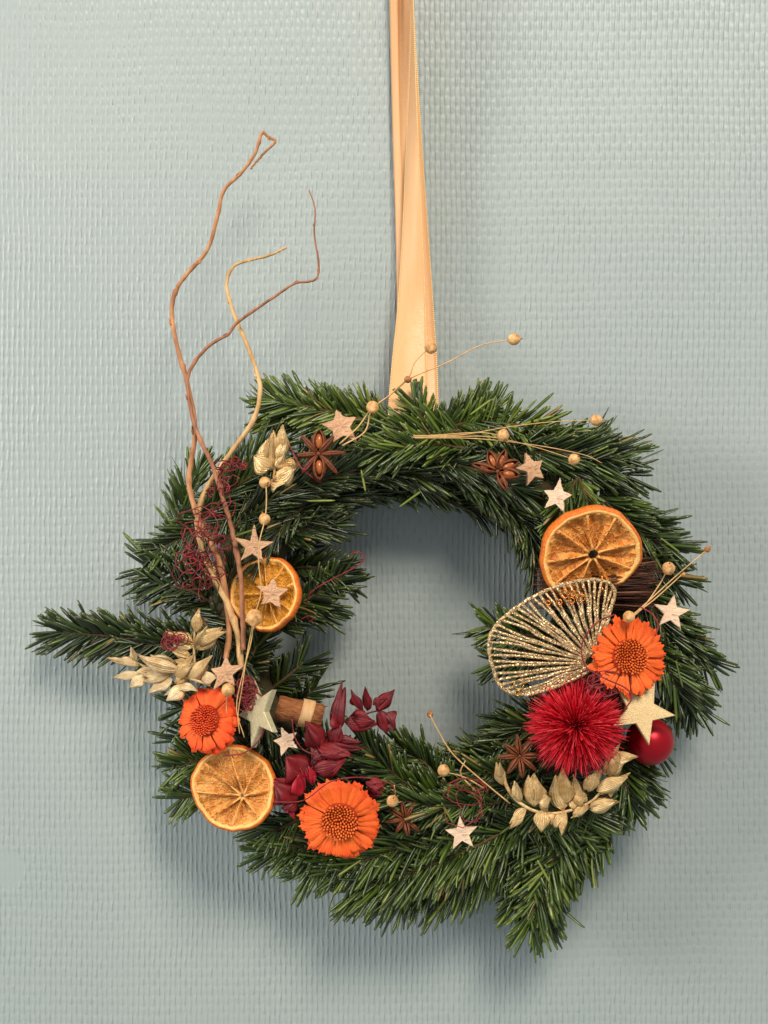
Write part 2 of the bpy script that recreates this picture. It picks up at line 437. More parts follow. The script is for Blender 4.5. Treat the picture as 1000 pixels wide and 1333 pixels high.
def fir_twig(pts, d0, d1, L=42, tone=0.4, dens=1.0, ang=48, spread=105, facing=(0, 0, 1), w=2.5, flat=0.0, dm=None):
    """pts: pixel polyline from cut end to tip; L needle length in px"""
    n = len(pts)
    if dm is None: dm = (d0+d1)/2
    ds = [d0+(d1-d0)*i/(n-1)+(dm-(d0+d1)/2)*math.sin(math.pi*i/(n-1)) for i in range(n)]
    ds[0] -= 9
    P = np.array([tuple(W(x, y, d)) for (x, y), d in zip(pts, ds)])
    path = np.array(spline(P, 8)); seg = np.linalg.norm(np.diff(path, axis=0), axis=1); cum = np.concatenate([[0], np.cumsum(seg)])
    total = cum[-1]; u = U((d0+d1)/2)
    cnt = max(24, int(total/u*(0.66 if dens > .8 else .75)*dens)); w = w*.92
    s = np.clip((np.arange(cnt)+rng.normal(0, .8, cnt))/cnt, .02, 1.0); flat = max(flat, .4 if dens > .8 else 0)
    if dens > .8 and min(p[1] for p in pts) > 1000: tone += .05
    pos = np.stack([np.interp(s*total, cum, path[:, k]) for k in range(3)], 1)
    p2 = np.stack([np.interp(np.clip(s*total+0.003, 0, total), cum, path[:, k]) for k in range(3)], 1)
    p1 = np.stack([np.interp(np.clip(s*total-0.003, 0, total), cum, path[:, k]) for k in range(3)], 1)
    T = p2-p1; T /= np.linalg.norm(T, axis=1, keepdims=True)
    N = np.array([facing[0], -facing[2], facing[1]], float); N = N/np.linalg.norm(N)
    N = N[None]-T*np.sum(T*N, axis=1, keepdims=True); N /= np.linalg.norm(N, axis=1, keepdims=True)
    B = np.cross(T, N)
    sgn = np.where(np.arange(cnt) % 2 == 0, -1, 1)
    phi = np.radians(sgn*rng.triangular(15, spread*0.85, spread, cnt))
    al = np.radians(ang)*(1-0.45*np.clip((s-0.75)/0.25, 0, 1))*rng.normal(1, 0.13, cnt)
    rad = N*np.cos(phi)[:, None]*(1-flat)+B*np.sin(phi)[:, None]
    rad /= np.linalg.norm(rad, axis=1, keepdims=True)
    dv = T*np.cos(al)[:, None]+rad*np.sin(al)[:, None]+rng.normal(0, 0.065, (cnt, 3))
    nr = N+rad*0.25+rng.normal(0, 0.5, (cnt, 3))
    LL = L*u*np.where(s > 0.9, 1-(s-0.9)*2.2, 1)*rng.normal(1, 0.16, cnt)*np.where(s < 0.1, 0.8, 1)
    LL = np.clip(LL, 0.2*L*u, None)
    ww = w*u*rng.normal(1, 0.12, cnt)
    bend = rng.normal(0.05, 0.13, cnt)
    rn = np.clip(rng.normal(tone, 0.16, cnt), 0, .85); rn[rng.random(cnt) < .012] = 1.0
    mb = MB()
    tube(mb, [Vector(q) for q in path], [u*(3.0-1.7*i/len(path)) for i in range(len(path))], 6)
    st = mb.build('fir_twig', M['fir_bark'], wreath, WO)
    # needles may not sink into the wall
    dv = dv/np.linalg.norm(dv, axis=1, keepdims=True)
    tipy = pos[:, 1]+dv[:, 1]*LL
    fix = tipy > -0.003
    dv[fix, 1] = (-0.003-pos[fix, 1])/LL[fix]
    blades('needles', pos, dv, nr, LL, ww, bend, rn, M['needle'], st, WO)

# straw ring under the greens
mb = MB()
ring = []
NR, NS = 72, 12
vs_, fs_ = [], []
for i in range(NR):
    a = 2*math.pi*i/NR
    c = W(CX+CR*math.cos(a), CY-CR*math.sin(a), CD)
    out = Vector((math.cos(a), 0, math.sin(a)))
    for k in range(NS):
        b = 2*math.pi*k/NS; r = 0.019+0.002*math.sin(5*a+3*b)
        vs_.append(c+out*math.cos(b)*r+Vector((0, -1, 0))*math.sin(b)*r)
for i in range(NR):
    for k in range(NS):
        i2, k2 = (i+1) % NR, (k+1) % NS
        fs_.append((i*NS+k, i*NS+k2, i2*NS+k2, i2*NS+k))
mb.add(vs_, fs_); mb.build('straw_ring', M['straw'], wreath, WO)

def ring_pt(a, r): return (CX+r*math.cos(math.radians(a)), CY-r*math.sin(math.radians(a)))
# under-layer: twigs bound round the ring
for i in range(64):
    a = i*360/64+random.uniform(-4, 4); sg = -1 if random.random() < 0.5 else 1
    k = i % 4
    r0 = CR+(-42, 26, -8, 14)[k]+random.uniform(-8, 8); r1 = r0+(-10, 14, 2, 6)[k]+random.uniform(-4, 4)
    d0 = (34, 30, 56, 50)[k]+random.uniform(-4, 4)
    pts = [ring_pt(a, r0), ring_pt(a+sg*15, (r0+r1)/2), ring_pt(a+sg*30, r1)]
    fir_twig(pts, d0, d0+random.uniform(-2, 4), L=random.uniform(30, 38), tone=random.uniform(0.02, 0.22), dens=0.75, ang=random.uniform(24, 36), spread=115, w=2.2)  # low tone: shade deep in the wreath is partly put into needle colour

# twigs that can be followed in the picture
T = fir_twig
# left branch
T([(310, 838), (220, 836), (140, 828), (76, 822)], 40, 26, 46, .16, 1.5, 44, 95, flat=.35, w=2.6)
T([(300, 850), (240, 838), (180, 842)], 44, 34, 40, .10, .9, 40, 90)
# upper left
T([(350, 620), (280, 672), (205, 718)], 44, 34, 44, .25, 1.0, 42, 100)
T([(232, 720), (236, 670), (256, 612)], 30, 26, 44, .38, 1.2, 32, 100, facing=(-.4, 0, 1))
T([(300, 760), (240, 750), (192, 738)], 40, 30, 50, .22, .9, 46, 100)
T([(300, 800), (250, 770), (200, 760)], 48, 36, 44, .12, 1.0, 46, 100)
T([(250, 690), (300, 640), (350, 605)], 46, 50, 42, .30, 1.0, 32, 100)
T([(270, 650), (315, 610), (362, 575)], 40, 40, 44, .35, 1.0, 36, 100)
# along the top left
T([(520, 560), (450, 540), (358, 520)], 50, 42, 46, .52, 1.5, 40, 105, facing=(0, .3, 1))
T([(470, 560), (420, 545), (350, 540)], 44, 36, 46, .50, 1.2, 40, 105)
T([(520, 550), (470, 536), (400, 528)], 40, 34, 38, .45, 1.3, 42, 100, facing=(0, .5, 1))
T([(300, 690), (370, 640), (450, 615)], 62, 60, 52, .12, 1.2, 26, 110, w=2.1)
T([(290, 720), (370, 672), (450, 640)], 56, 50, 54, .08, 1.2, 26, 110, w=2.1)
T([(340, 660), (420, 625), (505, 600)], 64, 58, 54, .14, 1.3, 24, 110, w=2.1)
T([(350, 690), (430, 650), (490, 632)], 46, 42, 50, .06, 1.0, 28, 110, w=2.0)
T([(430, 610), (500, 610), (560, 625)], 56, 50, 48, .12, 1.2, 28, 105, w=2.1)
# top centre
T([(610, 585), (560, 578), (492, 590)], 66, 64, 44, .52, 1.3, 36, 100)
T([(600, 562), (550, 560), (500, 560)], 64, 58, 42, .50, 1.1, 38, 100)
T([(560, 560), (548, 540), (540, 525)], 58, 54, 36, .50, 1.6, 36, 100)
T([(545, 565), (600, 552), (648, 534)], 50, 46, 42, .42, 1.4, 48, 100, facing=(0, .3, 1))
T([(575, 555), (604, 538), (628, 524)], 46, 42, 36, .45, 1.6, 44, 100)
T([(600, 560), (660, 552), (705, 560)], 56, 52, 42, .55, 1.2, 52, 95, facing=(0, .2, 1))
T([(660, 575), (705, 562), (740, 566)], 50, 46, 44, .62, 1.2, 58, 85, facing=(0, -.9, .6))
T([(560, 600), (620, 612), (680, 640)], 62, 60, 46, .22, 1.3, 30, 105)
# top right
T([(640, 590), (730, 588), (806, 592)], 60, 52, 58, .28, 1.2, 28, 100, w=2.2)
T([(690, 595), (750, 585), (778, 574)], 54, 46, 46, .30, 1.0, 30, 100, w=2.2)
T([(700, 600), (770, 610), (815, 618)], 58, 50, 50, .22, 1.2, 28, 100, w=2.2)
T([(710, 580), (745, 580), (772, 588)], 40, 36, 42, .35, .9, 48, 95)
T([(752, 622), (735, 650), (722, 676)], 68, 64, 34, .50, 1.4, 26, 100)
T([(754, 624), (764, 650), (780, 680)], 68, 64, 36, .46, 1.4, 26, 100)
# inner top right, drooping
T([(580, 610), (640, 640), (690, 690)], 58, 48, 50, .26, 1.6, 30, 110, w=2.2)
T([(620, 625), (668, 665), (690, 708)], 50, 42, 46, .18, 1.4, 32, 110, w=2.2)
T([(565, 615), (615, 630), (658, 662)], 46, 38, 46, .14, 1.3, 28, 110, w=2.1)
T([(660, 640), (690, 690), (700, 740)], 50, 46, 44, .20, 1.4, 28, 105, w=2.2)
# right
T([(780, 645), (828, 690), (874, 714)], 56, 48, 46, .30, 1.5, 34, 105)
T([(780, 630), (815, 664), (856, 694)], 50, 40, 46, .30, 1.3, 32, 105)
T([(790, 690), (840, 730), (882, 760)], 50, 42, 44, .24, 1.3, 36, 105)
T([(770, 610), (798, 645), (828, 676)], 38, 34, 42, .28, 1.0, 36, 105)
T([(815, 740), (850, 790), (875, 850)], 52, 46, 46, .28, 1.6, 34, 105)
T([(830, 770), (872, 812), (898, 850)], 44, 40, 46, .30, 1.5, 32, 105)
T([(825, 820), (862, 860), (882, 900)], 56, 50, 46, .28, 1.5, 32, 105)
T([(840, 850), (872, 880), (888, 915)], 40, 36, 44, .26, 1.3, 34, 105)
T([(815, 880), (840, 930), (850, 975)], 44, 40, 42, .26, 1.2, 32, 105)
T([(800, 955), (822, 995), (836, 1024)], 46, 42, 46, .30, 1.4, 34, 105)
T([(800, 980), (815, 1020), (822, 1050)], 52, 48, 44, .32, 1.4, 34, 105)
T([(850, 790), (892, 828), (926, 866)], 42, 38, 44, .26, .85, 30, 95)
T([(862, 840), (888, 880), (906, 922)], 38, 34, 44, .26, .85, 32, 95)
# inner right
T([(720, 830), (680, 826), (634, 815)], 48, 44, 40, .36, 1.4, 46, 100)
T([(730, 860), (680, 862), (645, 862)], 44, 40, 38, .30, 1.2, 44, 100)
T([(780, 950), (700, 945), (640, 975)], 58, 46, 46, .24, 1.4, 38, 105)
T([(740, 990), (660, 985), (612, 985)], 50, 42, 44, .26, 1.4, 36, 105)
T([(700, 1010), (640, 1010), (596, 1000)], 56, 48, 44, .28, 1.3, 34, 105)
T([(730, 930), (690, 930), (655, 950)], 42, 36, 44, .18, 1.2, 40, 105)
# bottom
T([(740, 1070), (716, 1130), (690, 1205)], 58, 48, 46, .42, 1.9, 40, 105)
T([(760, 1070), (745, 1110), (728, 1150)], 50, 44, 44, .40, 1.5, 38, 105)
T([(700, 1080), (690, 1130), (672, 1180)], 54, 46, 44, .38, 1.6, 36, 105)
T([(725, 1130), (715, 1165), (712, 1205)], 46, 40, 42, .36, 1.5, 36, 105)
T([(790, 1060), (775, 1095), (752, 1125)], 46, 42, 44, .36, 1.3, 36, 105)
T([(690, 1065), (590, 1115), (462, 1160)], 62, 48, 56, .34, 1.9, 42, 105, facing=(0, .35, 1))
T([(650, 1060), (540, 1095), (440, 1135)], 60, 50, 48, .36, 1.5, 38, 105)
T([(700, 1080), (640, 1130), (570, 1170)], 54, 44, 50, .32, 1.5, 38, 105)
T([(620, 1110), (560, 1145), (500, 1170)], 46, 40, 48, .32, 1.4, 44, 105)
T([(600, 1050), (530, 1020), (470, 968)], 62, 60, 46, .32, 2.0, 34, 105, facing=(0, .2, 1))
T([(610, 1060), (560, 1000), (520, 970)], 52, 48, 44, .26, 1.4, 34, 105)
T([(650, 1045), (580, 1050), (510, 1040)], 66, 66, 44, .34, 1.3, 30, 105)
T([(640, 1020), (600, 1040), (540, 1060)], 64, 62, 40, .32, 1.2, 34, 105)
T([(480, 1090), (410, 1100), (345, 1108)], 50, 42, 46, .38, 1.3, 38, 105)
T([(440, 1110), (400, 1110), (350, 1090)], 44, 38, 44, .36, 1.2, 38, 105)
T([(520, 1090), (450, 1110), (400, 1140)], 52, 44, 44, .34, 1.3, 38, 105)
T([(400, 1060), (360, 1080), (335, 1075)], 56, 50, 36, .28, 1.3, 40, 105)
T([(650, 1050), (720, 1066), (792, 1058)], 56, 52, 42, .30, 1.4, 44, 105)
T([(800, 1030), (740, 1050), (680, 1062)], 60, 58, 40, .32, 1.3, 42, 105)
T([(690, 1040), (720, 1080), (760, 1104)], 54, 48, 42, .34, 1.4, 40, 105)
# lower left
T([(300, 1000), (260, 990), (232, 1000)], 52, 46, 40, .44, 1.6, 42, 105)
T([(300, 1030), (262, 1032), (236, 1040)], 46, 40, 38, .42, 1.4, 42, 105)
T([(300, 940), (260, 925), (232, 920)], 46, 38, 42, .24, 1.0, 46, 100)
T([(310, 960), (265, 955), (235, 965)], 40, 36, 42, .26, 1.0, 46, 100)
T([(340, 930), (345, 960), (352, 1010)], 52, 56, 42, .12, 1.2, 40, 105)
# inner left
T([(360, 800), (400, 780), (446, 752)], 50, 42, 40, .18, 1.4, 40, 105)
T([(370, 740), (410, 738), (446, 748)], 48, 40, 40, .16, 1.2, 38, 105)
T([(360, 820), (390, 800), (432, 788)], 44, 38, 40, .16, 1.2, 40, 105)
T([(350, 900), (375, 880), (395, 862)], 46, 40, 40, .12, .9, 38, 105)
T([(375, 930), (400, 905), (412, 895)], 42, 38, 38, .18, .8, 36, 100)
T([(350, 700), (390, 690), (430, 684)], 56, 50, 44, .12, 1.2, 30, 105)
T([(300, 890), (330, 850), (345, 800)], 58, 56, 42, .10, 1.2, 34, 105)
T([(250, 790), (280, 830), (300, 880)], 58, 56, 40, .10, 1.2, 36, 105)
T([(330, 1000), (400, 1000), (450, 990)], 58, 56, 40, .16, 1.3, 38, 105)

# loose needles lying on top
lp = [((476, 640), (470, 612), .85), ((400, 652), (436, 652), .8), ((395, 626), (422, 640), .5), ((612, 540), (640, 520), .8), ((520, 660), (548, 640), .7), ((575, 1045), (590, 1072), .7),
      ((640, 1110), (628, 1140), .8), ((300, 700), (330, 690), .6), ((860, 700), (885, 720), .7), ((880, 860), (888, 895), .6), ((700, 1120), (716, 1150), .8), ((470, 1120), (440, 1140), .8)]
bp = np.array([tuple(W(*a, 72)) for a, b_, c in lp]); tp = np.array([tuple(W(*b_, 70)) for a, b_, c in lp])
blades('loose_needles', bp, tp-bp, np.tile([0.2, -1, 0.2], (len(lp), 1)), np.linalg.norm(tp-bp, axis=1), np.full(len(lp), U(70)*1.7), np.full(len(lp), .06), np.array([c for a, b_, c in lp]), M['needle'], wreath, WO)

# ------------------------------------------------------------------ ribbon
rb = thing('satin_ribbon', 'long gold satin ribbon the wreath hangs from', 'ribbon', W(540, 530, 20))
RO = W(540, 530, 20)
def strip(name, rows, m, parent, off, n=10):
    """rows: list of cross-sections, each a list of (x, y, d)"""
    k = len(rows[0]); cols = [spline([r[j] for r in rows], n) for j in range(k)]
    mb = MB(); R = len(cols[0])
    sec = [spline([cols[j][i] for j in range(k)], 4) for i in range(R)]
    q = len(sec[0]); vs = [W(*p) for s in sec for p in s]
    fs = [(i*q+j, i*q+j+1, (i+1)*q+j+1, (i+1)*q+j) for i in range(R-1) for j in range(q-1)]
    mb.add(vs, fs); return mb.build(name, m, parent, off, solid=0.0003), cols
back, bcols = strip('back_band', [
    [(505, -70, 8), (516, -70, 12), (521, -70, 8), (534, -70, 12)],
    [(507, 0, 7), (517, 0, 11), (521, 0, 8), (538, 0, 11)],
    [(509, 90, 6), (518, 90, 10), (522, 90, 8), (543, 90, 9)],
    [(512, 200, 6), (520, 200, 9), (526, 200, 8), (550, 200, 8)],
    [(515, 300, 6), (523, 300, 8), (532, 300, 8), (557, 300, 7)],
    [(517, 400, 7), (526, 400, 8), (540, 400, 8), (564, 400, 7)],
    [(519, 480, 9), (530, 480, 10), (550, 480, 10), (569, 480, 9)],
    [(519, 560, 22), (532, 560, 22), (552, 560, 22), (571, 560, 22)]], M['satin'], rb, RO)
front, fcols = strip('front_band', [
    [(537, -70, 14), (535, -70, 24), (535, -70, 32), (536, -70, 40)],
    [(536, 20, 13), (536, 20, 20), (537, 20, 28), (539, 20, 34)],
    [(533, 120, 13), (536, 120, 19), (539, 120, 25), (542, 120, 29)],
    [(528, 220, 14), (533, 220, 19), (540, 220, 23), (546, 220, 25)],
    [(524, 310, 16), (532, 310, 19), (541, 310, 22), (550, 310, 23)],
    [(518, 400, 21), (529, 400, 23), (542, 400, 24), (554, 400, 24)],
    [(510, 480, 34), (525, 480, 36), (542, 480, 36), (556, 480, 35)],
    [(506, 535, 50), (522, 535, 52), (540, 535, 52), (557, 535, 51)],
    [(507, 575, 60), (522, 575, 62), (540, 575, 62), (557, 575, 61)]], M['satin'], rb, RO)
def stitch(col, parent, step=2.6, r=1.05):
    mb = MB(); P = np.array(col); seg = np.linalg.norm(np.diff(P[:, :2], axis=0), axis=1); cum = np.concatenate([[0], np.cumsum(seg)])
    for s in np.arange(0, cum[-1], step):
        p = [np.interp(s, cum, P[:, k]) for k in range(3)]
        c = W(*p); u = U(p[2])
        blob(mb, c, u*r, 5, 4, (1, 1, 1.25))
    o = mb.build('edge_stitching', M['satin_edge'], parent, RO); o['kind'] = 'stuff'
stitch(fcols[3], front); stitch(fcols[0], front); stitch(bcols[3], back)

# ------------------------------------------------------------------ curly willow
def willow(label, pts, dd, r0, r1, m, knots=()):
    n = len(pts); P = [tuple(W(x, y, np.interp(i/(n-1), [a for a, _ in dd], [b for _, b in dd]))) for i, (x, y) in enumerate(pts)]
    path = spline(P, 7); k = len(path)
    base = Vector(path[-1]); mb = MB(); rnd_ = random.Random(len(pts))
    path = [Vector(p)+Vector((rnd_.uniform(-1, 1), 0, rnd_.uniform(-1, 1)))*S0*.28 for p in path]
    rad = []
    for i in range(k):
        f = i/(k-1); r = (r0+(r1-r0)*f**0.8)*S0*0.84
        r *= 1+0.04*math.sin(i*1.7)+0.04*math.sin(i*0.6+2)
        if i and i % 23 in (0, 1): r *= 1.32 if i % 23 == 0 else 1.12
        r *= 1+rnd_.uniform(-.05, .05)
        rad.append(r)
    tube(mb, [Vector(p) for p in path], rad, 9)
    o = mb.build('willow_twig', m, None, base); o.location = base
    for i in range(12, k-14, 23):
        t_ = (path[i-1]-path[i+1]).normalized(); sd_ = (t_.cross(Vector((0, 1, 0)))*rnd_.choice((-1, 1))+Vector((0, -.6, 0))).normalized(); p_ = path[i]+sd_*rad[i]*.7; b_ = MB()
        tube(b_, [p_, p_+(t_*.8+sd_*.4)*rad[i]*1.6, p_+(t_+sd_*.25)*rad[i]*3.4], [rad[i]*.55, rad[i]*.5, rad[i]*.08], 6); b_.build('bud', m, o, base)
    tag(o, label, 'twig', 'curly willow twigs')
willow('tallest curly willow twig, hooked at its tip, rising above the wreath',
       [(326, 220), (334, 210), (344, 199), (356, 187), (358, 182), (349, 178), (341, 173), (333, 197), (315.5, 223.5), (292, 247), (283.5, 279), (271, 323), (244.6, 355), (230, 376), (224, 400), (226, 428), (234, 465), (243, 494), (254, 558), (248, 606), (246.5, 633), (257, 672), (272, 702), (287, 738), (296, 790), (298, 829), (294, 858)],
       [(0, 44), (.5, 50), (.7, 60), (1, 74)], 1.4, 4.4, M['willow'])
willow('thin dark curly willow twig whose upright tip stands left of ribbon',
       [(402, 247), (410, 271), (409.5, 305), (415, 344), (410, 364), (384, 369), (355, 387.6), (310, 419), (297, 435), (273.5, 449), (252.5, 473), (244, 497), (249.5, 537), (258.5, 567), (275, 603), (290, 648), (303.5, 696), (313, 750), (316, 805), (317, 846)],
       [(0, 40), (.5, 54), (.7, 66), (1, 80)], 0.9, 3.7, M['willow_dark'])
willow('pale straw coloured willow twig bent over sideways at its top',
       [(373, 322), (350, 332.5), (313, 342), (300, 352), (295, 371), (300, 394), (309, 420), (321, 447), (334, 483), (338.6, 510), (329, 549), (299, 591), (267.5, 639), (257.6, 675), (263, 715), (280, 754), (298, 790), (310, 829), (314, 872)],
       [(0, 36), (.4, 44), (.6, 56), (1, 78)], 1.7, 4.6, M['willow_pale'])

# ------------------------------------------------------------------ dried orange slices
def orange_slice(label, x, y, d, r, facing, spin, segs, flesh, squeeze=1.0, hole=0.07, seed=0, core=None):
    rnd = random.Random(seed); u = U(d); R = r*u
    root = thing('orange_slice', label, 'orange slice', W(x, y, d), frame(facing, spin), 'dried orange slices')
    ph = rnd.uniform(0, 6)
    wob = lambda a: 1+0.022*math.sin(2*a+ph)+0.014*math.sin(5*a+2*ph)+0.008*math.sin(11*a)+.005*math.sin(17*a+ph)
    th = R*0.13
    zw = lambda a, r_: R*(0.075*math.sin(2*a+ph)+.03*math.sin(3*a+2*ph))*(r_/R)**2
    def pol(mb, prof, seg=72):
        n = len(prof); vs = []
        for k in range(seg):
            a = 2*math.pi*k/seg; w = wob(a)
            for r_, z in prof: vs.append((r_*w*math.cos(a)*squeeze, r_*w*math.sin(a), z+zw(a, r_)))
        fs = [(k*n+i, ((k+1) % seg)*n+i, ((k+1) % seg)*n+i+1, k*n+i+1) for k in range(seg) for i in range(n-1)]
        mb.add(vs, fs)
    mb = MB(); pol(mb, [(R*.93, -th), (R*.985, -th*.8), (R, -th*.2), (R*.995, th*.4), (R*.965, th*.72), (R*.945, th*.78)]); mb.build('rind', M['rind'], root)
    mb = MB(); pol(mb, [(R*.95, th*.70), (R*.93, th*.86), (R*.89, th*.76), (R*.85, th*.35), (R*.84, 0), (R*.86, -th), (R*.94, -th)]); mb.build('pith', M['pith'], root)
    cuts = []; a = 0
    ws = [rnd.uniform(.75, 1.25) for _ in range(segs)]; tot = sum(ws)
    for w in ws: cuts.append(a); a += 2*math.pi*w/tot
    cuts.append(2*math.pi)
    off = (rnd.uniform(-.05, .05)*R, rnd.uniform(-.05, .05)*R) if core is None else (core[0]*R, core[1]*R)
    for i in range(segs):
        a0, a1 = cuts[i], cuts[i+1]; mb = MB(); NA, NRR = 12, 10
        hs = [rnd.uniform(-1, 1) for _ in range(60)]
        vs = []
        for k in range(NA+1):
            f = k/NA; a = a0+(a1-a0)*f
            for j in range(NRR+1):
                g = j/NRR; r_ = R*(hole+(0.87-hole)*g)
                edge = min(f, 1-f, (1-g)*1.2, g*1.5)*2
                z = th*(0.45-0.95*min(1, edge*2.6))+th*0.26*math.sin(f*17+g*9+hs[0]*5)*math.sin(g*15+hs[1]*5)
                fade = 1-g
                w = wob(a)
                vs.append((r_*w*math.cos(a)*squeeze+off[0]*fade, r_*w*math.sin(a)+off[1]*fade, z+zw(a, r_)))
        q = NRR+1
        fs = [(k*q+j, k*q+j+1, (k+1)*q+j+1, (k+1)*q+j) for k in range(NA) for j in range(NRR)]
        mb.add(vs, fs); mb.build('segment', flesh, root, solid=0.0008)
        mb = MB(); pp = []; rr = []
        for j in range(9):
            g = j/8; r_ = R*(hole+(0.87-hole)*g); w = wob(a0)
            sway = math.sin(g*5+hs[2]*3)*0.012*R
            pp.append(Vector((r_*w*math.cos(a0)*squeeze+off[0]*(1-g)-sway*math.sin(a0), r_*w*math.sin(a0)+off[1]*(1-g)+sway*math.cos(a0), th*.42+zw(a0, r_))))
            rr.append(R*(0.026-0.012*math.sin(math.pi*g)+(0.012 if j in (0, 8) else 0)))
        tube(mb, pp, rr, 6); mb.build('membrane', M['membrane'], root)
    return root
orange_slice('large bright orange slice with heart shaped hole above the glitter fan', 768, 721, 80, 66, (.10, -.36, 1), .3, 9, M['flesh'], 1.0, .10, 3)
orange_slice('amber orange slice behind a bark star and willow twigs', 347, 773, 68, 51, (-.48, .18, 1), 1.0, 9, M['flesh_amber'], .98, .05, 5)
orange_slice('pale orange slice at lower left edge of the wreath', 305, 1026, 72, 56, (-.12, .16, 1), 0.0, 8, M['flesh_pale'], 1.0, .04, 11, (.22, -.16))

# ------------------------------------------------------------------ orange dried flowers
def petal_mesh(name, L, w, m, lift, curl, tipw, seed):
    rnd = random.Random(seed); mb = MB(); NL, NW = 8, 4; vs = []
    for i in range(NL+1):
        t = i/NL
        prof = (0.42+0.58*min(1, t*1.6))*(1 if t < .72 else 1-(1-tipw)*((t-.72)/.28)**1.6)
        for j in range(NW+1):
            s = j/NW*2-1
            x = s*w/2*prof; yy = L*t+(-abs(s)*0.10*L if t > .95 else 0)+(rnd.uniform(-.12, .03)*L if t > .9 else 0)
            z = lift*t*L-curl*L*t**2.2-w*0.10*(s*s)*(1-.4*t)+w*.07*math.sin(4*s+5*t+seed)+(rnd.uniform(-.04, .05)*w if t > .6 else 0)
            vs.append((x, yy, z))
    q = NW+1
    fs = [(i*q+j, i*q+j+1, (i+1)*q+j+1, (i+1)*q+j) for i in range(NL) for j in range(NW)]
    mb.add(vs, fs); return mb.mesh(name, m)
def dried_flower(label, x, y, d, r, facing, petal, floret, seed, rings, disc=0.42):
    rnd = random.Random(seed); R = r*U(d)
    root = thing('dried_flower', label, 'flower', W(x, y, d), frame(facing, rnd.uniform(0, 6)), 'orange dried flowers')
    for (cnt, r0, ln, wid, z, lift, curl) in rings:
        ms = [petal_mesh('petal', ln*R, wid*R, M[petal], lift, curl, rnd.uniform(.55, .85), seed*10+k) for k in range(4)]
        for k in range(cnt):
            a = 2*math.pi*(k+rnd.uniform(-.22, .22))/cnt
            T_ = Matrix.Rotation(a, 4, 'Z') @ Matrix.Translation((0, r0*R, z*R)) @ Matrix.Rotation(rnd.uniform(-.10, .14), 4, 'X') @ Matrix.Rotation(rnd.uniform(.04, .18), 4, 'Y')
            s = rnd.uniform(.86, 1.1); T_ = T_ @ Matrix.Diagonal((rnd.uniform(.85, 1.15), s, 1, 1))
            put('petal', rnd.choice(ms), root, T_)
    mb = MB(); dr = disc*R
    lathe(mb, [(dr*1.02, -.18*R), (dr*1.04, .07*R), (dr*1.0, .10*R), (dr*.9, .09*R), (dr*.5, .05*R), (.0001, .03*R)], 28)
    dd = mb.build('disc', M['disc'], root)
    mb = MB(); N = 130
    for i in range(N):
        rr = dr*math.sqrt((i+.5)/N); a = i*2.39996
        z = .05*R+.07*R*(rr/dr)**2; s = R*(.026+.010*rnd.random()); h = R*(.08+.07*rnd.random())
        c = Vector((rr*math.cos(a), rr*math.sin(a), z)); tip = c+Vector((math.cos(a)*h*.15, math.sin(a)*h*.15, h))
        tube(mb, [c, c+(tip-c)*.5, tip], [s*.8, s, s*.12], 5)
    f = mb.build('florets', M[floret], dd); f['kind'] = 'stuff'
    # green-brown calyx behind
    mb = MB(); lathe(mb, [(dr*1.1, -.15*R), (dr*.9, -.35*R), (dr*.4, -.55*R), (.0001, -.6*R)], 20); mb.build('calyx', M['fir_bark'], root)
R3 = [(30, .40, .60, .20, -.06, .02, .10), (26, .40, .52, .21, .02, .10, .06), (24, .38, .34, .19, .08, .16, .0)]
dried_flower('deep orange flower beside the pale gold leaves at left', 268, 938, 78, 45, (-.42, .22, 1), 'petal_red', 'floret_red', 21,
             [(22, .40, .62, .30, -.06, .02, .22), (20, .42, .52, .30, .03, .05, .15)], .44)
dried_flower('orange flower resting against the glitter fan', 819, 855, 84, 53, (.15, .15, 1), 'petal', 'floret', 22,
             [(24, .42, .60, .22, -.06, -.06, .04), (25, .42, .54, .215, .03, .05, .02)], .42)
dried_flower('wide orange flower at the bottom beside dark red leaves', 443, 1068, 80, 54, (-.08, -.10, 1), 'petal', 'floret', 23,
             [(25, .40, .64, .27, -.05, .0, .12), (25, .42, .57, .25, .03, .06, .07)], .43)

# ------------------------------------------------------------------ glitter fan
def Z4(x, y): return (600+x*.36, 720+y*.36)
fan = thing('glitter_fan', 'fan shaped leaf ornament of gold glitter wire', 'ornament', W(*Z4(490, 400), 78)); FO = W(*Z4(490, 400), 78)
def fd(x, y):
    cx, cy = Z4(330, 300); return 84-0.0009*((x-cx)**2+(y-cy)**2)+.03*(x-cx)
rim = [Z4(*p) for p in [(486, 412), (440, 440), (330, 488), (230, 512), (170, 500), (135, 468), (118, 420), (103, 360), (106, 300), (140, 248), (200, 198), (260, 160), (330, 127), (400, 106), (470, 96), (530, 106), (556, 136), (548, 180), (522, 236), (500, 290), (486, 350)]]
rims = [(p[0], p[1]) for p in spline(rim, 8)]
mb = MB(); tube(mb, [W(x, y, fd(x, y)) for x, y in rims], [U(80)*(2.7+.4*math.sin(i*.9)) for i in range(len(rims))], 8); mb.build('rim', M['glitter'], fan, FO)
rp = np.array(rims); sg = np.linalg.norm(np.diff(rp, axis=0), axis=1); cum = np.concatenate([[0], np.cumsum(sg)])
def rim_at(f): return np.array([np.interp(f*cum[-1], cum, rp[:, k]) for k in range(2)])
hub = np.array(Z4(488, 398))
rr_ = random.Random(4)
NRIB = 20
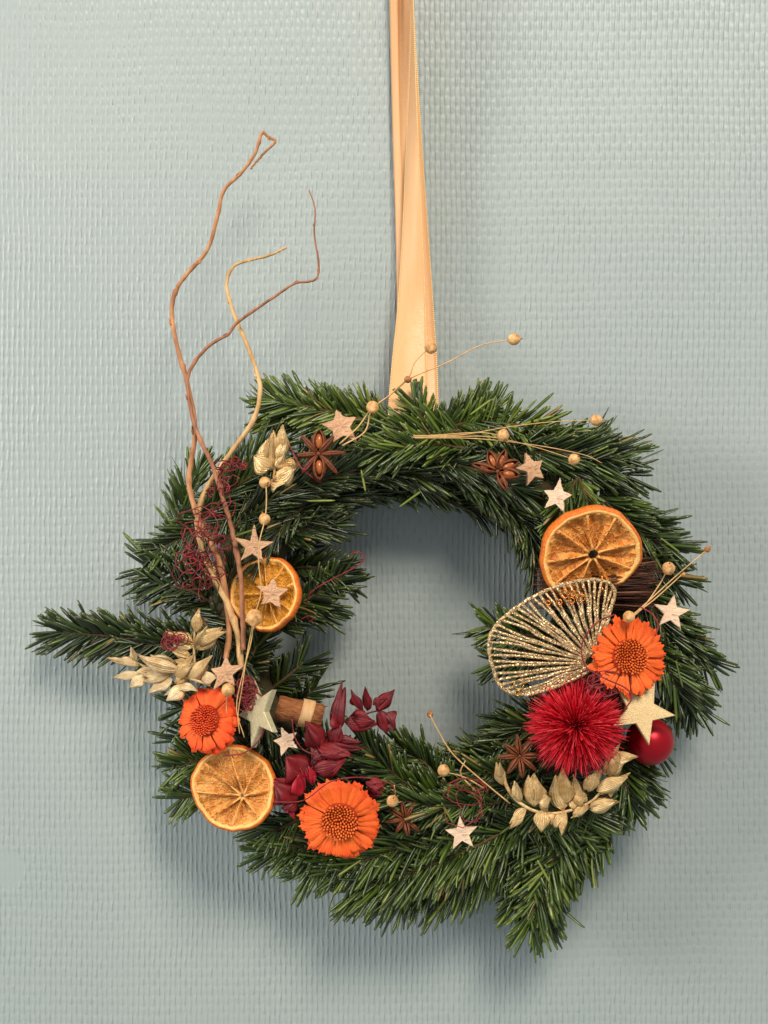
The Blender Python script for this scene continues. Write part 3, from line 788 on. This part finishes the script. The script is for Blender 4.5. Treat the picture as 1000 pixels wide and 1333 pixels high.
for i in range(NRIB):
    f = .15+(.86-.15)*(i+.5)/NRIB; df = (.86-.15)/NRIB*.27
    e0, e1, mid = rim_at(f-df), rim_at(f+df), rim_at(f)
    ks = rr_.uniform(.34, .66)
    fork = hub+(mid-hub)*ks; near = hub+(mid-hub)*.10
    perp = np.array([-(mid-hub)[1], (mid-hub)[0]]); perp = perp/np.linalg.norm(perp)
    bow = perp*rr_.uniform(-3, 3)
    for e, sgn in ((e0, -1), (e1, 1)):
        mb = MB()
        c = spline([near, (near+fork)/2+bow*.5, fork+perp*sgn*1.2, fork+(e-fork)*.45+bow, e], 6)
        tube(mb, [W(p[0], p[1], fd(p[0], p[1])+rr_.uniform(-.3, .3)) for p in c], [U(80)*(1.85+.35*math.sin(j*1.3+i)) for j in range(len(c))], 7)
        mb.build('rib', M['glitter'], fan, FO)
mb = MB(); blob(mb, W(hub[0], hub[1], fd(*hub)), U(80)*6, 12, 8); mb.build('hub', M['glitter'], fan, FO)
for (zx, zy, r, m) in ((375, 148, 15, 'copper'), (405, 146, 10, 'copper'), (436, 162, 13, 'copper'), (400, 172, 11, 'copper'), (357, 178, 9, 'copper'), (315, 181, 8, 'copper'), (210, 476, 17, 'gold_cap'), (206, 506, 9, 'gold_cap')):
    x, y = Z4(zx, zy); r *= .36; mb = MB(); pts = []
    for k in range(17):
        a = 2*math.pi*k/16; pts.append(W(x+r*math.cos(a), y+r*math.sin(a), fd(x, y)+2.2+.3*math.sin(a)))
    tube(mb, pts, U(80)*1.0, 6); mb.build('wire_loop', M[m], fan, FO)

# ------------------------------------------------------------------ red pompom flower
root = thing('red_pompom', 'fluffy crimson pompom of fine bristles below the glitter fan', 'pompom', W(750, 945, 76)); PO = W(750, 945, 76)
mb = MB(); blob(mb, PO, U(76)*16, 18, 12); mb.build('core', M['pompom_core'], root, PO)
n = 3800
dv = rng.normal(size=(n, 3)); dv /= np.linalg.norm(dv, axis=1, keepdims=True)
dv = dv[dv[:, 1] < .55]; n = len(dv)
cl = rng.integers(0, 260, n)                       # bristles lean together in tufts
cd = rng.normal(size=(260, 3)); dv = dv+rng.normal(0, .05, (n, 3))
lens = U(76)*62*np.clip(rng.normal(.92, .13, n), .5, 1.14)
nr = rng.normal(size=(n, 3))
base = np.array(PO)+dv*U(76)*5
blades('bristles', base, dv, nr, lens-U(76)*5, np.full(n, U(76)*.62), rng.normal(0, .06, n), np.clip(rng.normal(.5, .2, n), 0, 1), M['pompom'], root, PO)

# ------------------------------------------------------------------ bauble
br = 31*U(60); bl = W(846, 965, 60)
root = thing('red_bauble', 'small satin red bauble below the gold star', 'bauble', bl)
mb = MB(); blob(mb, bl, br, 40, 24); mb.build('ball', M['bauble'], root, bl)
mb = MB(); cpos = bl+Vector((-.45, .1, .88)).normalized()*br*.97; ax = (cpos-bl).normalized()
tube(mb, [cpos-ax*.0005, cpos+ax*.003], br*.26, 16); mb.build('cap', M['gold_cap'], root, bl)
mb = MB(); cc = cpos+ax*.0055; sd = ax.orthogonal().normalized()
tube(mb, [cc+(ax*math.sin(2*math.pi*k/14)+sd*math.cos(2*math.pi*k/14))*.003 for k in range(15)], .0004, 6); mb.build('hanging_loop', M['gold_cap'], root, bl)

# ------------------------------------------------------------------ stars
def star(name, label, x, y, d, r, facing, spin, m, inner=.42, thick=3.0, rough=.0, seed=0, group=None, crack=False):
    rnd = random.Random(seed); R = r*U(d); th = thick*U(d); mb = MB(); top, bot, bev = [], [], []
    ptsx = []
    for k in range(10):
        a = math.pi/2+k*math.pi/5; rr = (1 if k % 2 == 0 else inner)*(1+rnd.uniform(-rough, rough))
        ptsx.append((rr*R*math.cos(a+rnd.uniform(-rough, rough)*.4), rr*R*math.sin(a)))
    # subdivide edges so worn ones wander
    P = []
    for k in range(10):
        p, q = ptsx[k], ptsx[(k+1) % 10]
        for j in range(5):
            f = j/5; w = 0 if j == 0 else rnd.uniform(-rough, rough)*.16*R
            P.append((p[0]+(q[0]-p[0])*f+w, p[1]+(q[1]-p[1])*f+w*.6))
    n = len(P); zw = lambda p: (rough*R*.55)*math.sin(p[0]/R*2.4+seed)*math.cos(p[1]/R*1.9+seed*2)
    rows = [(1.0, -th), (1.0, th*.72), (.955, th), (.62, th*1.02), (.3, th*1.03)]
    vs = []
    for f, z in rows:
        for p in P: vs.append((p[0]*f, p[1]*f, z+zw((p[0]*f, p[1]*f))+(rnd.uniform(-rough, rough)*th*1.0 if z > 0 else 0)))
    vs.append((0, 0, th*1.03+zw((0, 0)))); vs.append((0, 0, -th))
    fs = []
    for i in range(len(rows)-1):
        for k in range(n): fs.append((i*n+k, i*n+(k+1) % n, (i+1)*n+(k+1) % n, (i+1)*n+k))
    L_ = (len(rows)-1)*n; c = len(rows)*n
    for k in range(n): fs.append((L_+k, L_+(k+1) % n, c)); fs.append(((k+1) % n, k, c+1))
    mb.add(vs, fs)
    o = mb.build(name, m, None, None, smooth=False)
    M4 = frame(facing, spin).to_4x4(); M4.translation = W(x, y, d); o.matrix_world = M4
    tag(o, label, 'star', group); return o
G = 'small bark stars'
B, C = M['bark_star'], M['birch_star']
star('bark_star', 'cracked bark star left of the ribbon foot', 444, 555, 78, 26, (.1, .1, 1), .22, B, .45, 2.5, .17, 1, G)
star('bark_star', 'tan bark star above the amber orange slice', 330, 711, 78, 24, (.3, .2, 1), -.12, B, .40, 2.2, .18, 2, G)
star('bark_star', 'rough bark star lying on the amber orange slice', 354, 772, 78, 22, (-.1, .1, 1), -.10, B, .48, 3.0, .16, 3, G)
star('bark_star', 'bark star above the deep orange flower at left', 294, 876, 82, 24, (0, .15, 1), .05, B, .44, 2.6, .17, 4, G)
star('bark_star', 'upper of the two bark stars beside the star anise, right of ribbon', 692, 610, 76, 21, (.25, .1, 1), .30, B, .50, 3.0, .14, 5, G)
star('bark_star', 'pink bark star just above the large bright orange slice', 725, 647, 76, 23, (-.2, .1, 1), -.2, C, .44, 2.4, .19, 6, G)
star('bark_star', 'pale bark star at the right rim of the wreath', 874, 798, 74, 25, (.05, .1, 1), -.16, C, .42, 2.4, .12, 7, G)
star('bark_star', 'bark star beside the cinnamon stick', 373, 964, 74, 20, (-.1, .2, 1), .35, C, .46, 2.4, .17, 8, G)
star('bark_star', 'pale star with brown streak at the bottom right of centre', 601, 1085, 78, 23, (0, .1, 1), .10, C, .42, 2.4, .06, 9, G)
star('gold_star', 'larger matt gold star between the pompom and bauble', 835, 925, 82, 45, (.05, .25, 1), -.47, M['gold_star'], .42, 3.2, .0, 10)
star('silver_star', 'pale silvery star seen at a slant beside the deep orange flower', 337, 928, 84, 46, (-.80, .1, .62), -.75, M['silver_star'], .40, 4.2, .0, 11)

# ------------------------------------------------------------------ star anise
def star_anise(label, x, y, d, r, facing, spin, seed, opens):
    rnd = random.Random(seed); R = r*U(d)
    root = thing('star_anise', label, 'star anise', W(x, y, d), frame(facing, spin), 'star anise pods')
    for k in range(8):
        op = opens[k]
        if op is None: continue
        L = R*rnd.uniform(.86, 1.08)*(1 if op > .35 else .92); w = R*(.09+.22*op); h = R*.22
        mb = MB(); NL, NC = 11, 9; vs = []
        for i in range(NL):
            t = i/(NL-1); pr = (math.sin(math.pi*min(1, t*.93+.05))**.75)*(1-.25*t)
            if t > .9: pr *= .6
            y_ = L*(.06+.94*t); zc = h*.15+h*.55*t*t
            for j in range(NC):
                a = math.pi*(.08+1.84*j/(NC-1))          # open U, slit facing the room
                gap = op*.55
                xx = math.sin(a)*w*pr*(-1); zz = -math.cos(a)*h*pr*-1
                if j in (0, NC-1): xx = (1 if j else -1)*w*pr*(gap+.06); zz = h*pr*1.12
                elif j in (1, NC-2): xx = (1 if j > 1 else -1)*w*pr*(.62+.25*gap); zz = h*pr*.85
                else: xx = (-1 if j < NC/2-.5 else (1 if j > NC/2-.5 else 0))*abs(math.sin(a))*w*pr*1.0; zz = -abs(math.cos(a))*h*pr if 2 < j < NC-3 else 0.15*h*pr
                vs.append((xx, y_, zc+zz))
        fs = [(i*NC+j, i*NC+j+1, (i+1)*NC+j+1, (i+1)*NC+j) for i in range(NL-1) for j in range(NC-1)]
        mb.add(vs, fs)
        T_ = Matrix.Rotation(2*math.pi*(k+rnd.uniform(-.12, .12))/8, 4, 'Z') @ Matrix.Rotation(rnd.uniform(-.15, .2), 4, 'X')
        c = mb.build('carpel', M['anise'], root, solid=R*.035); c.matrix_local = T_
        if op > .4:
            mb = MB(); blob(mb, (0, L*.52, h*.45), w*.55, 10, 7, (1, 1.7, .8)); mb.build('seed', M['anise_in'], c)
    mb = MB(); blob(mb, (0, 0, R*.05), R*.10, 8, 6); mb.build('column', M['anise'], root)
star_anise('star anise beside the upper gold leaf cluster', 415, 591, 80, 36, (0, .1, 1), .05, 31, [1.0, .15, .1, .12, .95, .15, .1, .2])
star_anise('half open star anise right of the ribbon foot', 649, 614, 78, 34, (-.35, .1, 1), .5, 32, [.9, .5, None, None, .5, .95, .9, .7])
star_anise('thin armed star anise beside the crimson pompom', 676, 984, 74, 32, (.05, .1, 1), .1, 33, [.25, .3, .2, .25, .3, .2, .3, .25])
star_anise('dark star anise right of the wide orange flower', 527, 1066, 70, 27, (.1, .2, 1), .15, 34, [.3, .35, .15, .2, .35, .2, .3, .2])

# ------------------------------------------------------------------ cinnamon stick
root = thing('cinnamon_stick', 'short brown cinnamon stick with a pale tie', 'cinnamon', W(391, 927, 66), frame((0, 0, 1), math.radians(-12)))
Rr = 16*U(66); hl = 30*U(66)
mb = MB(); vs = []; sec = []
for k in range(46):                                     # two scrolls curling towards each other
    f = k/45*2-1; a = abs(f)*math.pi*2.35; rr = Rr*(1-.42*abs(f)); sgn = 1 if f > 0 else -1
    sec.append((sgn*math.sin(a)*rr*1.0, math.cos(a)*rr-Rr*.0))
NX = 9
for i in range(NX):
    x_ = -hl+2*hl*i/(NX-1); w = 1+.04*math.sin(i*2.1)
    for k, (yy, zz) in enumerate(sec): vs.append((x_+(.4*U(66)*math.sin(k*1.3) if i in (0, NX-1) else 0), -yy*w, zz*w))
q = len(sec); mb.add(vs, [(i*q+k, i*q+k+1, (i+1)*q+k+1, (i+1)*q+k) for i in range(NX-1) for k in range(q-1)])
mb.build('bark_roll', M['cinnamon'], root, solid=.0012)
mb = MB(); vs = []; bx = 9*U(66); bw = 8*U(66)
for i, xo in enumerate((-bw, -bw*.3, bw*.4, bw)):
    for k in range(28):
        a = 2*math.pi*k/28; vs.append((bx+xo+math.sin(a*2)*bw*.12, math.cos(a)*Rr*1.10, math.sin(a)*Rr*1.10))
mb.add(vs, [(i*28+k, i*28+(k+1) % 28, (i+1)*28+(k+1) % 28, (i+1)*28+k) for i in range(3) for k in range(28)]); mb.build('raffia_tie', M['raffia'], root, solid=.0006)

# ------------------------------------------------------------------ leaf sprigs
def leaf(mb, b, t, w, d0, d1, cup=.35, arch=.12, roll=0.0, NL=9, NW=6):
    B_, T_ = W(b[0], b[1], d0), W(t[0], t[1], d1); u = U(d0); ww = w*u
    ax = (T_-B_); L = ax.length; ax = ax/L
    nn = Vector((math.sin(roll)*.8, -1, math.sin(roll*1.7)*.5)); nn = (nn-ax*nn.dot(ax)).normalized(); sd = ax.cross(nn)
    vs = []
    for i in range(NL+1):
        f = i/NL; pr = math.sin(math.pi*min(1, f**.78))**.85*(1 if f < .5 else 1-.38*(f-.5)/.5)
        pr = max(pr, .03)
        for j in range(NW+1):
            s = j/NW*2-1
            z = cup*ww*.5*(-(s*s))*pr+arch*L*math.sin(math.pi*f)-.10*ww*max(0, 1-abs(s)*3)*pr+.05*ww*math.sin(6*s+3*f+roll*5)+.13*ww*s**3*math.sin(8*f+roll*9)*pr
            vs.append(B_+ax*(f*L)+sd*(s*ww*.5*pr)+nn*z)
    q = NW+1; mb.add(vs, [(i*q+j, i*q+j+1, (i+1)*q+j+1, (i+1)*q+j) for i in range(NL) for j in range(NW)])
    mb.uv = [((j/NW), i/NL, (roll+1.1)/2.2, 1) for i in range(NL+1) for j in range(NW+1)]
def sprig(name, label, cat, stems, leaves, conv, dbase, mats, group, stem_m, sr=2.2, cup=.5, wk=1.0, seed=0, dfun=None, more=.5):
    rnd = random.Random(seed); o0 = conv(*stems[0][0]); root = thing(name, label, cat, W(o0[0], o0[1], dbase), None, group); O = W(o0[0], o0[1], dbase)
    df = dfun or (lambda x, y: dbase)
    k = conv(1, 0)[0]-conv(0, 0)[0]
    for st in stems:
        pts = [conv(*p) for p in st]; mb = MB(); c = spline([tuple(W(x, y, df(x, y)+1)) for x, y in pts], 6)
        tube(mb, [Vector(p) for p in c], [U(dbase)*sr*(1-.4*i/len(c)) for i in range(len(c))], 7); mb.build('stem', stem_m, root, O)
    extra = [(e[0]+rnd.uniform(-22, 22), e[1]+rnd.uniform(-22, 22), e[2]+rnd.uniform(-34, 34), e[3]+rnd.uniform(-34, 34), e[4]*rnd.uniform(.55, .85))+tuple(e[5:]) for e in leaves if rnd.random() < more]
    for e in list(leaves)+extra:
        bx_, by_, tx, ty, w = e[:5]; mi = e[5] if len(e) > 5 else 0
        bx_, by_, tx, ty = (q_+rnd.uniform(-7, 7) for q_ in (bx_, by_, tx, ty)); w *= rnd.uniform(.82, 1.15)
        b, t = conv(bx_, by_), conv(tx, ty); mb = MB()
        leaf(mb, b, t, w*k*wk, df(*b)+rnd.uniform(0, 3), df(*t)+rnd.uniform(1, 7), cup*rnd.uniform(.6, 1.3), rnd.uniform(.02, .2), rnd.uniform(-1.1, 1.1))
        lo = mb.build('leaf', mats[mi], root, O, solid=.0004)
        lo.data.attributes.new('needle', 'FLOAT_COLOR', 'POINT').data.foreach_set('color', np.array(mb.uv).reshape(-1))
GL = [M['gold_leaf'], M['gold_leaf_pale']]
Z5 = lambda x, y: (540+x*.32, 880+y*.32)
sprig('gold_leaf_sprig', 'gold painted sprig of rounded pods under the crimson pompom', 'leaf sprig',
      [[(360, 390), (375, 450), (420, 510), (490, 550), (560, 560), (640, 545), (710, 515), (745, 485), (790, 420), (830, 350)]],
      [(360, 445, 325, 345, 42), (450, 545, 382, 597, 48), (478, 532, 490, 392, 88), (600, 545, 578, 403, 90), (695, 505, 628, 420, 62), (522, 548, 520, 632, 72), (602, 558, 573, 625, 62),
       (705, 540, 822, 505, 64), (708, 468, 748, 385, 66), (760, 400, 852, 358, 74), (735, 470, 862, 415, 52), (416, 500, 400, 424, 56), (692, 545, 640, 562, 40), (534, 545, 526, 478, 60), (775, 345, 882, 337, 56), (800, 430, 805, 500, 46), (790, 380, 830, 300, 50), (640, 540, 660, 470, 50)],
      Z5, 76, GL, 'gold leaf sprigs', M['gold_leaf_pale'], 2.6, .8, 1.08, 41, None, .95)
Z7 = lambda x, y: (130+x*.3, 700+y*.3)
sprig('gold_leaf_sprig', 'pale gold sprig of pointed leaves reaching out to the left', 'leaf sprig',
      [[(480, 640), (330, 590), (200, 560), (120, 520)], [(420, 630), (410, 520), (410, 430), (425, 330)]],
      [(410, 415, 430, 308, 38), (410, 475, 532, 393, 60), (402, 475, 308, 408, 64), (395, 525, 308, 468, 48), (335, 565, 178, 525, 74, 1), (165, 555, 38, 524, 48, 1), (165, 585, 63, 606, 38, 1), (205, 600, 128, 652, 44, 1),
       (315, 612, 213, 678, 50, 1), (330, 600, 405, 512, 46), (382, 610, 484, 515, 54), (402, 615, 472, 556, 44), (372, 645, 290, 702, 54, 1), (152, 545, 135, 478, 28, 1), (442, 615, 505, 596, 48, 1), (242, 575, 150, 590, 40, 1), (300, 600, 190, 600, 44, 1),
       (410, 470, 470, 380, 28), (350, 640, 420, 660, 40, 1), (280, 560, 215, 505, 40, 1), (370, 590, 330, 640, 44), (420, 560, 340, 555, 50)],
      Z7, 70, GL, 'gold leaf sprigs', M['gold_leaf_pale'], 2.0, .5, 1.22, 42, lambda x, y: 58+22*min(1, max(0, (x-140)/140)))
Z1 = lambda x, y: (200+x*.3, 480+y*.3)
sprig('gold_leaf_sprig', 'small tuft of gold leaves at the upper left of the wreath', 'leaf sprig',
      [[(520, 520), (525, 440), (540, 380)]],
      [(560, 375, 560, 236, 48), (505, 435, 525, 278, 80), (505, 425, 442, 378, 86), (562, 420, 642, 420, 48), (535, 470, 602, 440, 70), (510, 480, 566, 492, 54), (530, 425, 566, 372, 46), (492, 390, 482, 308, 38), (545, 400, 585, 310, 44)],
      Z1, 80, [M['gold_leaf']], 'gold leaf sprigs', M['gold_leaf'], 2.0, .75, 1.35, 43)
Z6 = lambda x, y: (340+x*.32, 880+y*.32)
sprig('red_leaf_sprig', 'sprig of dark red dyed leaves beside the cinnamon stick', 'leaf sprig',
      [[(110, 560), (200, 390), (270, 260), (330, 190), (440, 150), (490, 140)]],
      [(300, 225, 345, 45, 66), (405, 140, 363, 50, 36), (430, 138, 440, 72, 36), (470, 138, 541, 58, 58), (345, 185, 472, 192, 84), (490, 150, 548, 222, 74), (255, 285, 176, 182, 96), (285, 270, 322, 195, 60), (280, 285, 412, 272, 66), (235, 312, 362, 318, 84),
       (205, 405, 104, 328, 118), (220, 395, 352, 338, 80), (165, 495, 147, 402, 64, 1), (130, 505, 62, 425, 118), (140, 500, 84, 545, 60), (115, 520, 132, 588, 36, 1), (210, 440, 190, 380, 60, 1), (430, 462, 492, 488, 70), (440, 440, 500, 440, 50), (250, 300, 200, 340, 80), (330, 200, 290, 150, 70)],
      Z6, 74, [M['red_leaf'], M['red_leaf_bright']], None, M['red_leaf'], 1.6, .4, 1.2, 44, None, .95)

# ------------------------------------------------------------------ flax sprigs
def seed_head(parent, O, x, y, d, r, m, tipdir=(0, -1)):
    mb = MB(); c = W(x, y, d); R = r*U(d)
    blob(mb, (0, 0, 0), R, 16, 10, (1, 1, 1.02), lambda a, b: (1-.05*abs(math.sin(2.5*b))*math.cos(a))*(1+.22*max(0, (a-1.05)/.52)))
    ax = Vector((tipdir[0], -.5, -tipdir[1])).normalized(); q = Vector((0, 0, 1)).rotation_difference(ax)
    mb.v = [tuple(q @ Vector(v)+c) for v in mb.v]
    o = mb.build('seed_head', m, parent, O)
    # dry husk tip
    mt = MB(); tube(mt, [c+ax*R*1.02, c+ax*R*1.25, c+ax*R*1.55], [R*.22, R*.14, R*.03], 6)
    mt.build('husk_tip', M['flax_open'], o, O)
    return o
def flax(label, stems, heads, d, group='flax sprigs', r=.95):
    s0 = stems[0][0]; O = W(s0[0], s0[1], d); root = thing('flax_sprig', label, 'flax sprig', O, None, group)
    for st in stems:
        mb = MB(); c = spline([tuple(W(p[0], p[1], p[2] if len(p) > 2 else d)) for p in st], 7)
        tube(mb, [Vector(p) for p in c], [U(d)*r*(1.15-.4*i/len(c)) for i in range(len(c))], 6); mb.build('stem', M['flax_stem'], root, O)
    for h in heads:
        seed_head(root, O, h[0], h[1], h[2], h[3], M[h[4]] if len(h) > 4 else M['flax_seed'], h[5] if len(h) > 5 else (random.uniform(-.6, .6), random.uniform(-1, .6)))
flax('thin flax sprig crossing the foot of the ribbon',
     [[(442, 578), (466, 556), (484, 532), (508, 514, 84), (531, 494, 88), (580, 473, 88), (625, 450, 86), (661, 443, 84)], [(446, 580), (475, 562), (484, 534), (506, 516, 83), (531, 493, 86), (540, 472, 86), (556, 455, 84)]],
     [(485, 530, 84, 8.5), (561, 452, 84, 8.8, 'flax_seed', (.1, .5)), (669, 441.5, 84, 8.2, 'flax_seed', (1, 0)), (531, 494, 89, 5, 'flax_open')], 82)
flax('flax sprig lying along the top right of the wreath',
     [[(538, 567), (600, 566), (660, 556), (720, 549), (768, 547)], [(538, 569), (600, 568), (640, 569), (690, 580), (745, 597)], [(540, 570), (620, 571), (700, 580), (760, 592), (784, 603)], [(560, 567), (620, 563), (650, 566)]],
     [(655, 567, 82, 8.2), (776, 547, 78, 7.8, 'flax_seed', (1, 0)), (747.5, 598, 82, 7.8)], 78, r=.62)
flax('flax strand hanging with beads down the left side',
     [[(346, 625), (347, 650), (345, 676), (338, 705), (337, 735), (340, 770), (331, 804), (322, 850), (316, 890), (310, 930), (312, 955)], [(331, 804), (327, 835), (318, 870), (308, 920), (318, 960)], [(297, 898), (295, 912), (295, 930)]],
     [(345, 628, 84, 7.8), (344.5, 676, 84, 7.8), (331, 804, 90, 11, 'flax_seed', (0, 1)), (297, 898, 92, 9)], 86, r=.8)
flax('flax sprig pointing up to the right beside the brown twig bundle',
     [[(818, 806), (845, 782), (880, 750), (919, 717)], [(820, 806), (838, 790), (858, 762), (868, 744)], [(816, 806), (850, 782), (890, 746)]],
     [(870.5, 740, 84, 8.8), (819, 803, 88, 8.2), (921, 715, 80, 4.2, 'flax_open', (1, -1)), (890, 748, 80, 3, 'flax_seed')], 80)
flax('flax sprig standing in the gap at the bottom of the wreath',
     [[(664, 1046), (630, 1018), (590, 982), (570, 950), (560, 931)], [(630, 1026), (605, 1012), (580, 1005)], [(620, 1030), (600, 1008), (606, 990)]],
     [(577.5, 1003, 78, 8.2), (560, 930, 72, 4.5, 'flax_open', (-.3, -1))], 74)
flax('single flax bead above the dark star anise at the bottom', [[(513, 1022), (514, 1035), (511, 1043)]], [(511, 1043, 80, 8.2)], 77)

# ------------------------------------------------------------------ red curled fibres
def tuft(label, cx, cy, rx, ry, d, n, rad, seed, r=1.1, dep=5, turns=(2, 4)):
    rnd = random.Random(seed); O = W(cx, cy, d); root = thing('curled_fibre_tuft', label, 'curled fibre', O, None, 'red curled fibres')
    for i in range(n):
        x, y = cx+rnd.uniform(-rx, rx), cy+rnd.uniform(-ry, ry); a = rnd.uniform(0, 6.3); pts = []
        tn = rnd.uniform(*turns); R0 = rad*rnd.uniform(.5, 1.25); K = int(tn*11); dx, dy = rnd.uniform(-1, 1)*rx*1.3, rnd.uniform(-1, 1)*ry*1.1; sg = rnd.choice((-1, 1)); ec = rnd.uniform(.6, 1)
        ph = rnd.uniform(0, 6.3)
        for k in range(K):
            f = k/(K-1); rr = R0*(1+.45*math.sin(f*7+ph)+.35*math.sin(f*17+2*ph)); aa = a+sg*f*tn*6.283
            pts.append(W(x+dx*(f-.5)+rr*math.cos(aa), y+dy*(f-.5)+rr*ec*math.sin(aa), d+dep*math.sin(f*9+ph)+rnd.uniform(-.3, .3)))
        mb = MB(); tube(mb, pts, U(d)*r*rnd.uniform(.75, 1.2), 5); mb.build('strand', M['red_fibre'], root, O)
def wisps(root_label, lines, d, r=1.2):
    O = W(lines[0][0][0], lines[0][0][1], d); root = thing('curled_fibre_wisp', root_label, 'curled fibre', O, None, 'red curled fibres')
    for ln in lines:
        mb = MB(); c = spline([tuple(W(p[0], p[1], (p[2] if len(p) > 2 else d))) for p in ln], 6); tube(mb, [Vector(p) for p in c], U(d)*r, 5); mb.build('strand', M['red_fibre'], root, O)
tuft('large tangle of dark red curls behind the willow twigs', 262, 722, 24, 42, 76, 20, 13, 51, .8, 8, (.9, 2.2))
tuft('small dark red curls behind the willow above the large tangle', 284, 648, 14, 26, 70, 9, 8, 52, .8, 6, (.8, 2))
tuft('loose red curls above the pale star at the bottom', 602, 1036, 10, 16, 78, 3, 18, 53, .8, 4, (.9, 1.9))
tuft('dark red curls between pompom, fan and orange flower', 786, 892, 16, 10, 84, 7, 11, 54, 1.0, 4)
tuft('tiny red brown curls on the pale gold leaves at left', 229, 832, 8, 7, 84, 6, 7, 55, .9, 3)
tuft('dull red curls behind the slanted silvery star', 322, 905, 8, 22, 80, 9, 9, 56, .9, 4)
tuft('wispy red curls left of the upper gold leaf tuft', 305, 605, 14, 8, 62, 5, 8, 57, .9, 4, (1, 2))
wisps('red wisp curling out over the gap at left', [[(399, 790, 58), (404, 772, 62), (425, 758, 60), (450, 745, 54), (468, 735, 50), (474, 726, 50), (468, 719, 50), (456, 721, 50)], [(392, 806, 60), (402, 802, 62), (408, 805, 62), (402, 810, 60)]], 58, 1.0)
wisps('long red wisp above the dark red leaves', [[(380, 936, 84), (384, 960, 86), (398, 978, 86), (425, 983, 86), (450, 975, 82)], [(356, 1044, 82), (395, 1042, 86), (430, 1018, 90), (470, 1012, 84), (508, 1020, 80), (514, 1034, 78)], [(350, 935, 88), (338, 962, 86), (318, 980, 84), (290, 984, 82)]], 84, .9)
wisps('dark red wisp looping over the orange flower by the fan', [[(800, 800, 88), (775, 812, 92), (758, 838, 92), (762, 866, 92), (785, 882, 92), (815, 896, 92), (822, 910, 92), (812, 925, 90)], [(834, 790, 84), (850, 800, 86), (857, 815, 86), (853, 828, 86)]], 86, 1.1)
wisps('dark red stalk left of the first star anise', [[(376, 578, 80), (386, 598, 84), (396, 612, 86), (408, 600, 84)], [(396, 612, 84), (402, 618, 82), (418, 628, 78)]], 80, 1.2)

# ------------------------------------------------------------------ brown twig bundle behind the large slice
root = thing('brown_twig_bundle', 'bundle of fine brown twigs behind the large orange slice', 'twig bundle', W(775, 765, 62)); BO = W(775, 765, 62)
n = 420
b = np.zeros((n, 3)); dvv = np.zeros((n, 3)); LL = np.zeros(n)
for i in range(n):
    a = random.uniform(0, 6.283); q = math.sqrt(random.random()); x0 = random.uniform(692, 724); yo = 764+30*q*math.sin(a); dd = 60+14*q*math.cos(a)
    p0 = W(x0, yo, dd); p1 = W(random.uniform(820, 864), yo-6+random.uniform(-17, 17), dd+random.uniform(-5, 5))
    b[i] = p0; dvv[i] = p1-p0; LL[i] = (p1-p0).length
blades('strands', b, dvv, rng.normal(size=(n, 3)), LL, np.full(n, U(62)*.95), rng.normal(0, .045, n), rng.random(n)**1.5, M['brown_strand'], root, BO)
mb = MB(); c = [W(784+3*math.sin(k), 764+36*math.sin(2*math.pi*k/20), 60+16*math.cos(2*math.pi*k/20)) for k in range(21)]; tube(mb, c, U(62)*1.0, 6); mb.build('binding_wire', M['copper'], root, BO)
